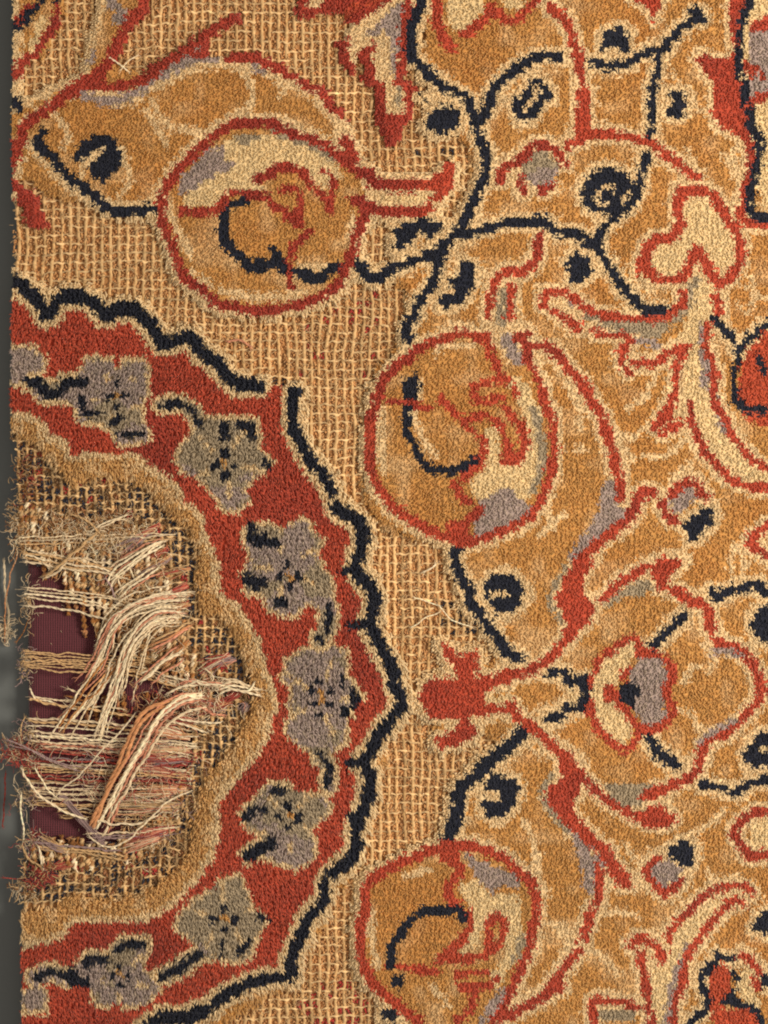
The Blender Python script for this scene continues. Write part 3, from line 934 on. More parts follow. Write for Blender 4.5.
# --- threads
def tube(P, R, col, sides=5, twist=0.0, plies=1, plyr=0.0, z_up=None):
    """P (n,3) in design units, R scalar or (n,), col (3,) or (n,3).  Returns V,F,C.  plies>1 winds several strands round the path."""
    P = np.asarray(P, float); m = len(P); R = np.broadcast_to(R, (m,)).astype(float)
    T = np.gradient(P, axis=0); T /= np.maximum(np.linalg.norm(T, axis=1), 1e-6)[:, None]
    up = np.tile([0., 0., 1.], (m, 1)); A = np.cross(T, up); bad = np.linalg.norm(A, axis=1) < .05; A[bad] = [1, 0, 0]
    A /= np.linalg.norm(A, axis=1)[:, None]; B = np.cross(A, T)
    col = np.broadcast_to(col, (m, 3)); L = np.concatenate([[0], np.cumsum(np.linalg.norm(np.diff(P, axis=0), axis=1))])
    Vs, Fs, Cs = [], [], []; off = 0
    for p in range(plies):
        if plies > 1:
            ph = L * twist + p * 2 * np.pi / plies
            Q = P + A * (np.cos(ph) * plyr * 1)[:, None] * R[:, None] + B * (np.sin(ph) * plyr)[:, None] * R[:, None]; rr = R * .62
        else: Q, rr = P, R
        an = np.arange(sides) * 2 * np.pi / sides
        V = Q[:, None] + (A[:, None] * np.cos(an)[None, :, None] + B[:, None] * np.sin(an)[None, :, None]) * rr[:, None, None]
        V = V.reshape(-1, 3); i0 = np.arange(m - 1)[:, None] * sides; k = np.arange(sides)[None]
        F = np.stack([i0 + k, i0 + (k + 1) % sides, i0 + sides + (k + 1) % sides, i0 + sides + k], 2).reshape(-1, 4)
        Vs.append(V); Fs.append(F + off); off += len(V)
        pc = col * (1 + rng.normal(0, .06)); Cs.append(np.repeat(pc, sides, 0))
    return np.vstack(Vs), np.vstack(Fs), np.vstack(Cs)
def to_world(V): return np.stack([wx(V[:, 0]), wy(V[:, 1]), V[:, 2] * S], 1)
class Acc:
    def __init__(s): s.V, s.F, s.C, s.n = [], [], [], 0
    def add(s, VFC):
        V, F, C = VFC; s.V.append(V); s.F.append(F + s.n); s.C.append(C); s.n += len(V)
    def build(s, name, parent, mat=M_COTTON):
        if not s.n: return None
        Q = [f for f in s.F if f.shape[1] == 4]; T3 = [f for f in s.F if f.shape[1] == 3]
        fs = ([np.vstack(Q)] if Q else []) + ([np.vstack(T3)] if T3 else [])
        return mesh_obj(name, to_world(np.vstack(s.V)), fs, mat, parent, np.vstack(s.C))
WARP_P, WEFT_P = 8.4, 8.9
def wv(x, y): return 5.0 * (vnoise(x, y, 38, 21) - .5) + 1.9 * (vnoise(x, y, 13, 22) - .5)
def hv(x, y): return 5.0 * (vnoise(x, y, 42, 23) - .5) + 1.9 * (vnoise(x, y, 15, 24) - .5)
CREAM = np.array(lin(214, 180, 130)); TAN = np.array(lin(198, 156, 102)); OCH = np.array(lin(200, 146, 92)); DRK = np.array(lin(74, 58, 44)); RED = np.array(lin(170, 50, 44))
exposed = (cmap == 1) | (cmap == 11)
# grow by a few units so threads run on under the pile
ex = exposed.copy()
for s_ in (3, 3):
    e2 = ex.copy(); e2[s_:] |= ex[:-s_]; e2[:-s_] |= ex[s_:]; e2[:, s_:] |= ex[:, :-s_]; e2[:, :-s_] |= ex[:, s_:]; ex = e2
def exat(x, y):
    xi = np.clip(np.round(x - X0).astype(int), 0, CW - 1); yi = np.clip(np.round(y - Y0).astype(int), 0, CH - 1)
    return ex[yi, xi] & (x > left_edge(y)) & (cmap[yi, xi] != 10)
def runs(mask, minlen=4):
    out = []; s0 = None
    for i, v in enumerate(mask):
        if v and s0 is None: s0 = i
        if (not v or i == len(mask) - 1) and s0 is not None:
            if i - s0 >= minlen: out.append((s0, i))
            s0 = None
    return out
def worn_at(x, y): return code_at(x, y)[0] == 11
ncol = int(CW / WARP_P)
threads = {'warp_thread': [], 'weft_thread': []}
for j in range(ncol):
    x0 = X0 + 4 + j * WARP_P; ys = np.arange(Y0 + 4, Y0 + CH - 4, 2.0)
    xs_ = x0 + wv(x0, ys) + rng.normal(0, .16, len(ys)); tone = rng.normal(1, .08)
    for a, b in runs(exat(xs_, ys)):
        yy = ys[a:b]; xx = xs_[a:b]
        w_ = worn_at(xx, yy)
        z = 2.2 + 0.7 * np.sin((yy - Y0) / WEFT_P * np.pi + (j % 2) * np.pi)
        nz = vnoise(xx, yy, 9, 31)
        c = TAN * (1 - nz[:, None] * .7) + CREAM * nz[:, None] * .7; c = c * tone * (1 + rng.normal(0, .1, (len(yy), 1)))
        dk = np.clip((vnoise(xx, yy, 12, 77) - .55) * 4, 0, 1)[:, None] * w_[:, None] * .55
        c = c * (1 - dk) + DRK * dk
        threads['warp_thread'].append((b - a, tube(np.stack([xx + .35 * np.sin(yy * .9), yy, z], 1), 1.8 + .7 * (nz - .5) + .15 * np.sin(yy * 1.3), c, 6)))
nrow = int(CH / WEFT_P)
for i in range(nrow):
    y0 = Y0 + 4 + i * WEFT_P; xs_ = np.arange(X0 + 4, X0 + CW - 4, 2.0)
    ys_ = y0 + hv(xs_, y0) + rng.normal(0, .2, len(xs_)); tone = rng.normal(1.04, .1)
    gone = vnoise(xs_, ys_, 11, 33) > .80
    for a, b in runs(exat(xs_, ys_) & ~gone):
        xx = xs_[a:b]; yy = ys_[a:b]; w_ = worn_at(xx, yy)
        z = 2.7 + 0.9 * np.sin((xx - X0 - 4 - wv(xx, yy)) / WARP_P * np.pi + i * np.pi)
        nz = vnoise(xx, yy, 10, 34)
        cross = np.cos((xx - X0 - 4 - wv(xx, yy)) / WARP_P * 2 * np.pi)
        c = CREAM * (.82 + .35 * nz[:, None] + .12 * cross[:, None]) * tone * (1 + rng.normal(0, .08, (len(xx), 1)))  # highlights at the warp crossings are painted into the thread colour
        threads['weft_thread'].append((b - a, tube(np.stack([xx, yy + .55 * np.sin(xx * .75) + .5 * np.sin(xx * .31 + i), z], 1), 1.05 + .5 * (nz - .4) + .25 * cross, c, 6)))
for nm, L_ in threads.items():
    L_.sort(key=lambda t: -t[0]); rest = Acc()
    for q, (k_, vfc) in enumerate(L_):
        if q < 300:
            one = Acc(); one.add(vfc); one.build(nm, carpet)
        else: rest.add(vfc)
    r_o = rest.build('short_threads', carpet)
    if r_o: tag(r_o, kind='stuff')
# worn stubs of the knots left in the cells of the bare weave
cols = np.arange(ncol); rows = np.arange(nrow)
sx, sy = np.meshgrid(X0 + 4 + (cols + .5) * WARP_P, Y0 + 4 + (rows + .5) * WEFT_P); sx = sx.ravel(); sy = sy.ravel()
sx = sx + wv(sx, sy); sy = sy + hv(sx, sy)
sc_, _ = code_at(sx, sy); ok = ((sc_ == 1) | (sc_ == 11)) & (sx > left_edge(sy) + 2)
sx, sy, sc_ = sx[ok], sy[ok], sc_[ok]
NS = 9; m = len(sx); rp = np.repeat(np.arange(m), NS); N2 = len(rp)
ux = sx[rp] + rng.uniform(-3.2, 3.2, N2); uy = sy[rp] + rng.uniform(-3.6, 3.0, N2)
hh = rng.uniform(2.2, 5.0, N2); ddx = rng.normal(0, .7, N2); ddy = rng.normal(1.2, 1.2, N2); ww = rng.uniform(.9, 1.5, N2)
sel_r = rng.random(m)
red_zone = ((sx > 300) & (sx < 392) & (sy > 300) & (sy < 378) & (sel_r < .30)) | ((sx > 290) & (sx < 372) & (sy > 980) & (sel_r < .22)) | ((sx > 372) & (sx < 384) & (sy > 280) & (sy < 400) & (sel_r < .3))
navy_zone = ((sx > 258) & (sx < 302) & (sy > 380) & (sy < 400)) | ((sx > 440) & (sx < 475) & (sy > 600) & (sy < 634) & (sel_r < .45)) | ((sx > 405) & (sx < 452) & (sy > 144) & (sy < 153) & (sel_r < .5))
wornz = sc_ == 11
sb = OCH[None] * (1 - sel_r[:, None] * .6) + TAN[None] * sel_r[:, None] * .6
nzb = vnoise(sx, sy, 30, 41)[:, None]; sb = sb * (.85 + .35 * nzb)
sb[red_zone] = RED; sb[navy_zone] = WOOL[2]
hin = parse(HIN); 
dk_sel = wornz & (rng.random(m) < .62); sb[wornz] = np.array(lin(122, 92, 58)); sb[dk_sel] = WOOL[2] * 1.3
near = wornz & (rng.random(m) < .12); sb[near] = np.array(lin(150, 100, 60)); 
rz = wornz & (rng.random(m) < .06); sb[rz] = RED
sbc = sb[rp] * np.clip(1 + rng.normal(0, .16, N2), .5, 1.5)[:, None]
rot = rng.uniform(0, 6.28, N2)
hh = hh + np.where(wornz[rp], rng.uniform(0, 2.5, N2), 0)
R0 = ring(ux, uy, np.full(N2, .3), ww); R1 = ring(ux + ddx * .5, uy + ddy * .5, hh * .7, ww * .95); R2 = ring(ux + ddx * .9, uy + ddy * .9, hh * .95, ww * .6)
TP = np.stack([wx(ux + ddx), wy(uy + ddy), hh * 1.05 * S], 1)[:, None]
V = np.concatenate([R0, R1, R2, TP], 1).reshape(-1, 3); F = (ft[None] + (np.arange(N2) * 10)[:, None, None]).reshape(-1, 3)
tag(mesh_obj('worn_knots', V, F, M_WOOL, carpet, np.repeat(sbc, 10, 0)), kind='stuff')
# loose fluff lying on the bare weave
acc = Acc(); cand = np.argwhere(exposed)
for q in cand[rng.integers(0, len(cand), 2200)]:
    x, y = q[1] + X0, q[0] + Y0
    if x < left_edge(y): continue
    a = rng.uniform(0, 6.28); L = rng.uniform(3, 9); t = np.linspace(-.5, .5, 5); cv = rng.normal(0, .7)
    P = np.stack([x + np.cos(a) * t * L - np.sin(a) * t * t * L * cv, y + np.sin(a) * t * L + np.cos(a) * t * t * L * cv, 4.4 + rng.uniform(-.8, 1.4) + 1.5 * (.25 - t * t)], 1)
    acc.add(tube(P, rng.uniform(.22, .42), CREAM * rng.uniform(.7, 1.1), 3))
tag(acc.build('fluff', carpet), kind='stuff')

CREAM = np.array(lin(226, 204, 168)); TAN = np.array(lin(200, 164, 116))
# ---------------------------------------------------------------- torn hole: hanging warps, bared wefts, loose yarns
ORG = np.array(lin(196, 138, 92)); MAU = np.array(lin(150, 125, 122)); IVO = np.array(lin(238, 219, 184)); BRN = np.array(lin(150, 98, 48)); PNK = np.array(lin(205, 140, 110)); RD2 = np.array(lin(168, 66, 54)); NVY = WOOL[2] * 1.2
def path(pts, n=None, z=None, wob=.5, seed=0):
    P = np.array(pts, float)
    if P.shape[1] == 2: P = np.column_stack([P, np.full(len(P), 6.0 if z is None else z)])
    Q = []
    R_ = np.vstack([2 * P[0] - P[1], P, 2 * P[-1] - P[-2]])
    for i in range(1, len(R_) - 2):
        a, b, c, d = R_[i - 1:i + 3]; k = max(int(np.linalg.norm(c - b) / 1.6), 3)
        for t in np.linspace(0, 1, k, endpoint=False):
            Q.append(0.5 * (2 * b + (c - a) * t + (2 * a - 5 * b + 4 * c - d) * t * t + (3 * b - a - 3 * c + d) * t ** 3))
    Q.append(P[-1]); Q = np.array(Q)
    s_ = rng.integers(0, 900); L = np.arange(len(Q))
    Q[:, 0] += wob * 2 * (vnoise(L * 1.6, L * 0 + s_, 9, 50) - .5); Q[:, 1] += wob * 2 * (vnoise(L * 1.6, L * 0 + s_ + 40, 9, 51) - .5)
    return Q
def yarn(name, pts, r, col, plies=2, z=None, wob=.5, fray=0, fray_len=6, jit=.1, parent=carpet):
    P = path(pts, z=z, wob=wob); acc = Acc(); c = np.asarray(col) * (1 + rng.normal(0, .07)) * (1 + jit * rng.normal(0, 1, (len(P), 1)))
    tape = np.ones(len(P)); tape[-3:] = [.9, .75, .5]
    acc.add(tube(P, r * tape, c, 5, twist=.5 / max(r, .6), plies=plies, plyr=.5))
    for e, d in ((P[-1], P[-1] - P[-3]), (P[0], P[0] - P[2])):
        d = d / max(np.linalg.norm(d), 1e-6)
        for k in range(fray):
            a = d + rng.normal(0, .35, 3) * [1, 1, .4]; L = fray_len * rng.uniform(.4, 1)
            t = np.linspace(0, 1, 4)[:, None]; Q = e - d * 1.5 + a * L * t + rng.normal(0, .3, (4, 3)) * t
            acc.add(tube(Q, .38 * r * np.array([1, .9, .7, .35]), np.asarray(col) * rng.uniform(.8, 1.15), 3))
    return acc.build(name, parent)
def inside(P, x, y):
    r = False; j = len(P) - 1
    for i in range(len(P)):
        if (P[i][1] > y) != (P[j][1] > y) and x < (P[j][0] - P[i][0]) * (y - P[i][1]) / (P[j][1] - P[i][1]) + P[i][0]: r = not r
        j = i
    return r
# knotted warps still hanging in the tear, beaded with the remains of their knots
def beaded(pts, r, cols, name='frayed_warp', z=4):
    P = path(pts, z=z, wob=.7); L = np.concatenate([[0], np.cumsum(np.linalg.norm(np.diff(P, axis=0), axis=1))])
    ph = rng.uniform(0, 3); bead = np.abs(np.sin(L / 6.2 * np.pi + ph)) ** .7
    R = r * (.5 + .75 * bead); R[-2:] *= .6
    seg = (L / 6.2 + ph / np.pi).astype(int); cc = np.array([cols[(s * 7 + int(ph * 10)) % len(cols)] for s in seg]) * (1 + rng.normal(0, .12, (len(P), 1)))
    acc = Acc(); acc.add(tube(P, R, cc, 6, twist=.5, plies=2, plyr=.45))
    for k in range(int(L[-1] / 3.5)):
        i = rng.integers(0, len(P)); d = rng.normal(0, 1, 3) * [1, .7, .5]; d /= np.linalg.norm(d); q = P[i]
        t = np.linspace(0, 1, 3)[:, None]; acc.add(tube(q + d * t * rng.uniform(2, 5.5) + [0, 0, .8], .45, cc[i] * rng.uniform(.8, 1.3), 3))
    return acc.build(name, carpet)
BE = [BRN, TAN, CREAM, IVO, OCH * .8, TAN * .9, BRN * .7, TAN]
UP = [(14, 496), (50, 512), (84, 516), (130, 520), (150, 545), (172, 576), (184, 615), (196, 660), (212, 690), (196, 700), (168, 680), (150, 660), (118, 655), (100, 640), (90, 610), (64, 585), (40, 560), (18, 548)]
LO = [(20, 850), (60, 846), (110, 846), (150, 826), (178, 795), (188, 760), (190, 770), (184, 810), (176, 832), (158, 852), (140, 862), (96, 872), (24, 878)]
for k, x in enumerate(np.arange(16, 240, 6.6)):
    for poly, lo, hi in ((UP, 445, 715), (LO, 715, 905)):
        ys_in = [y for y in np.arange(lo, hi, 3) if inside(poly, x + (y - 560) * .06, y)]
        if len(ys_in) < 4: continue
        a, b = ys_in[0], ys_in[-1]
        if poly is UP: b += rng.uniform(-6, 14)
        else: a -= rng.uniform(-3, 12)
        nseg = max(int((b - a) / 14), 2)
        pts = [(x + (y - 560) * .06 + rng.normal(0, 1.4), y, 3.6 + rng.normal(0, .8)) for y in np.linspace(a, b, nseg + 1)]
        beaded(pts, rng.uniform(2.2, 3.0), BE)
# short orange brown ends showing over the cloth
for (x, y, L) in [(42, 562, 18), (52, 565, 14), (64, 572, 44), (72, 575, 36), (82, 608, 30), (94, 612, 30), (104, 612, 22), (113, 615, 24), (85, 712, 18), (94, 700, 26), (104, 696, 22), (122, 692, 32), (115, 690, 30),
                  (146, 692, 14), (156, 694, 10), (138, 652, 24), (130, 648, 28), (144, 640, 30), (52, 838, 14), (60, 836, 16), (68, 838, 14), (76, 838, 16), (44, 836, 18)]:
    beaded([(x, y, 2), (x + 1.5, y + L * .5, 1), (x + 3, y + L, -.5)], 2.3, [BRN, ORG * .8, BRN * .8])
# bared wefts, stretched across the hole in bundles
def bundle(xa, ya, xb, yb, n, gap, cols, z=5, sag=0, r=.85, fray=2, jx=4):
    for k in range(n):
        o = (k - (n - 1) / 2) * gap; a = (xa + rng.normal(0, jx * .4), ya + o + rng.normal(0, .5), z + rng.uniform(-1, 1)); b = (xb + rng.normal(0, jx), yb + o * 1.15 + rng.normal(0, 1), z + rng.uniform(-1, 2))
        mid = [(xa + (xb - xa) * t, ya + (yb - ya) * t + o * (1 + .1 * t) + sag * 4 * t * (1 - t) + rng.normal(0, .7), z + rng.uniform(-1, 1.5)) for t in (.33, .66)]
        yarn('bared_weft', [a] + mid + [b], r * rng.uniform(.75, 1.3), cols[rng.integers(0, len(cols))], 2, wob=1.5, fray=fray + 1, fray_len=7)
CT = [CREAM, CREAM * .92, TAN * 1.1, IVO * .95]
bundle(22, 541, 170, 536, 3, 3.0, CT, 7, r=.9)
bundle(26, 556, 125, 572, 5, 2.6, CT, 7, r=1.1)
bundle(27, 592, 185, 612, 4, 3.0, CT, 6, r=.95)
bundle(27, 605, 112, 618, 1, 2, CT, 6, r=.9)
bundle(25, 660, 150, 668, 8, 2.3, [TAN, CREAM * .9, TAN * 1.05], 6, r=.85)
bundle(140, 672, 200, 690, 4, 3.0, [TAN, CREAM], 6, r=.9)
bundle(30, 700, 200, 727, 1, 2, CT, 6, r=1.1)
bundle(32, 696, 120, 712, 1, 2, CT, 5, r=.8)
bundle(28, 722, 190, 734, 3, 3.2, CT, 6, r=1.0)
bundle(30, 736, 192, 748, 4, 3.2, [CREAM, PNK, CREAM, IVO], 6, r=1.0)
bundle(40, 748, 190, 758, 4, 2.8, [RD2 * .9, CREAM, PNK * .8, RD2], 6, r=1.1)
bundle(30, 762, 188, 768, 4, 2.8, [RD2, MAU, CREAM * .9, TAN], 6, r=1.0)
bundle(24, 772, 186, 778, 5, 2.6, [TAN, CREAM * .9, RD2 * .8, TAN], 6, r=.9)
bundle(30, 786, 182, 790, 6, 2.6, [TAN, CREAM * .9, TAN * .8], 5, r=.85)
bundle(34, 800, 178, 804, 5, 2.8, [TAN, CREAM * .85, TAN * .8], 5, r=.85)
bundle(60, 813, 176, 820, 4, 3.0, [TAN, CREAM * .85], 5, r=.85)
bundle(90, 838, 170, 832, 3, 3.0, [CREAM, MAU], 7, r=.9)
bundle(35, 846, 120, 855, 3, 3.0, [MAU, TAN], 7, r=.9)
# matted tangle at the carpet's torn left selvedge
def tangle(cx_, cy_, rx, ry, n, cols, z=6, L=14, name='matted_wool', r=.42):
    acc = Acc()
    for k in range(n):
        x, y = cx_ + rng.normal(0, rx * .5), cy_ + rng.normal(0, ry * .5); a = rng.uniform(0, 6.28); pts = [(x, y, z + rng.normal(0, 1.6))]
        for s_ in range(4):
            a += rng.normal(0, .8); pts.append((pts[-1][0] + np.cos(a) * L / 4, pts[-1][1] + np.sin(a) * L / 4, z + rng.normal(0, 1.6)))
        P = path(pts, wob=.2); acc.add(tube(P[::2], r * rng.uniform(.6, 1.3), np.asarray(cols[rng.integers(0, len(cols))]) * rng.uniform(.75, 1.15), 3))
    return acc.build(name, carpet)
tangle(18, 520, 6, 16, 60, [TAN, BRN, TAN * .8, CREAM * .8], 4)
tangle(24, 540, 10, 14, 60, [CREAM, TAN, BRN], 5)
tangle(28, 604, 5, 22, 50, [TAN, CREAM * .8], 4, 10)
tangle(26, 664, 6, 18, 60, [TAN, CREAM * .8, MAU], 4, 10)
tangle(26, 735, 9, 12, 50, [TAN, CREAM * .8, MAU], 5)
tangle(16, 752, 14, 8, 110, [RD2, RD2 * .8, RD2, TAN, CREAM * .8], 6, 16)
tangle(30, 762, 14, 8, 60, [RD2, RD2 * .8, CREAM * .8], 7, 16)
tangle(26, 800, 8, 12, 50, [MAU, TAN, CREAM * .8], 5)
tangle(34, 845, 12, 10, 80, [MAU, TAN, CREAM * .8, RD2], 6)
tangle(40, 878, 14, 10, 80, [RD2, RD2 * .9, NVY, TAN], 7)
tangle(26, 890, 10, 8, 50, [TAN, BRN, CREAM * .8], 5)
tangle(70, 524, 50, 12, 160, [TAN, BRN, CREAM, ORG], 5)
tangle(130, 565, 36, 36, 240, [TAN, BRN, CREAM, ORG, MAU], 4)
tangle(100, 530, 50, 14, 120, [TAN, CREAM * .9, BRN], 6, 18)
tangle(160, 780, 30, 46, 260, [TAN, CREAM * .85, PNK, RD2, MAU], 5)
tangle(150, 830, 35, 30, 160, [TAN, BRN, CREAM * .8], 5)
tangle(25, 478, 9, 26, 90, [NVY, RD2 * .8, BRN, TAN], 5)
tangle(160, 705, 40, 22, 100, [TAN, CREAM, RD2, ORG], 6)
# frayed tufts of coloured wool at the right lip of the hole
def tuft(root, tip, n, cols, spread=4, z=6, r=.55):
    acc = Acc(); root = np.array(root, float); tip = np.array(tip, float); d = tip - root; pn = np.array([-d[1], d[0]]) / max(np.linalg.norm(d), 1e-6)
    for k in range(n):
        o = rng.normal(0, 1); e = tip + pn * o * spread + d * rng.uniform(-.35, .12); s0 = root + pn * rng.normal(0, 1.4)
        mid = (s0 + e) / 2 + pn * rng.normal(0, 1.2)
        P = path([(s0[0], s0[1], z - 2), (mid[0], mid[1], z + rng.uniform(0, 2.5)), (e[0], e[1], z + rng.uniform(-1, 1.5))], wob=.4)
        R = r * np.linspace(1.1, .5, len(P)); acc.add(tube(P, R, np.asarray(cols[rng.integers(0, len(cols))]) * rng.uniform(.85, 1.12), 4))
    return acc.build('frayed_tuft', carpet)
for root, tip, n, cols, sp in [
    ((160, 524), (136, 536), 16, [RD2, RD2, PNK, TAN], 2.5), ((150, 532), (118, 552), 26, [MAU, MAU * 1.1, PNK], 5), ((168, 548), (150, 558), 18, [RD2, RD2 * .8, ORG], 3), ((170, 556), (140, 575), 18, [ORG, TAN, MAU], 4),
    ((190, 568), (160, 576), 16, [RD2, TAN, ORG], 3), ((188, 586), (158, 598), 24, [RD2, RD2, PNK], 3), ((190, 604), (165, 612), 18, [ORG, TAN, RD2 * .8], 4), ((190, 624), (155, 646), 14, [ORG, TAN, PNK, TAN], 7),
    ((190, 642), (158, 668), 24, [BRN, ORG, TAN], 4), ((230, 655), (200, 672), 30, [RD2, RD2, MAU, CREAM], 4), ((236, 660), (215, 664), 12, [MAU, PNK], 3), ((238, 682), (205, 688), 16, [CREAM, IVO], 4),
    ((240, 692), (222, 702), 14, [RD2, RD2], 3), ((232, 702), (186, 706), 36, [RD2, ORG, RD2 * .85, TAN], 5), ((225, 712), (190, 700), 26, [TAN, PNK, MAU], 5), ((198, 722), (150, 715), 28, [RD2, CREAM, PNK, RD2 * .8], 5),
    ((190, 738), (135, 728), 34, [CREAM, PNK, ORG, IVO], 5), ((190, 750), (130, 748), 30, [PNK, CREAM, TAN], 5), ((188, 762), (120, 758), 30, [RD2, PNK, MAU], 5), ((186, 776), (130, 768), 26, [PNK, CREAM, RD2 * .8], 5),
    ((186, 790), (135, 792), 30, [PNK, CREAM, ORG], 6), ((180, 806), (120, 806), 24, [PNK, TAN, CREAM], 6), ((174, 828), (128, 840), 30, [RD2, RD2, PNK, RD2 * .85], 3.5), ((168, 836), (122, 850), 22, [PNK, CREAM], 3),
    ((268, 702), (258, 700), 14, [PNK, ORG], 3), ((248, 704), (240, 712), 12, [MAU], 3), ((60, 795), (104, 846), 34, [MAU, MAU * 1.1, MAU * .85], 3), ((70, 856), (40, 838), 24, [MAU, TAN], 4),
    ((32, 868), (56, 880), 26, [RD2, RD2 * 1.1], 4), ((50, 868), (72, 864), 20, [RD2, ORG], 3), ((24, 880), (45, 884), 16, [RD2, NVY], 3)]:
    tuft(root, tip, n, cols, sp)
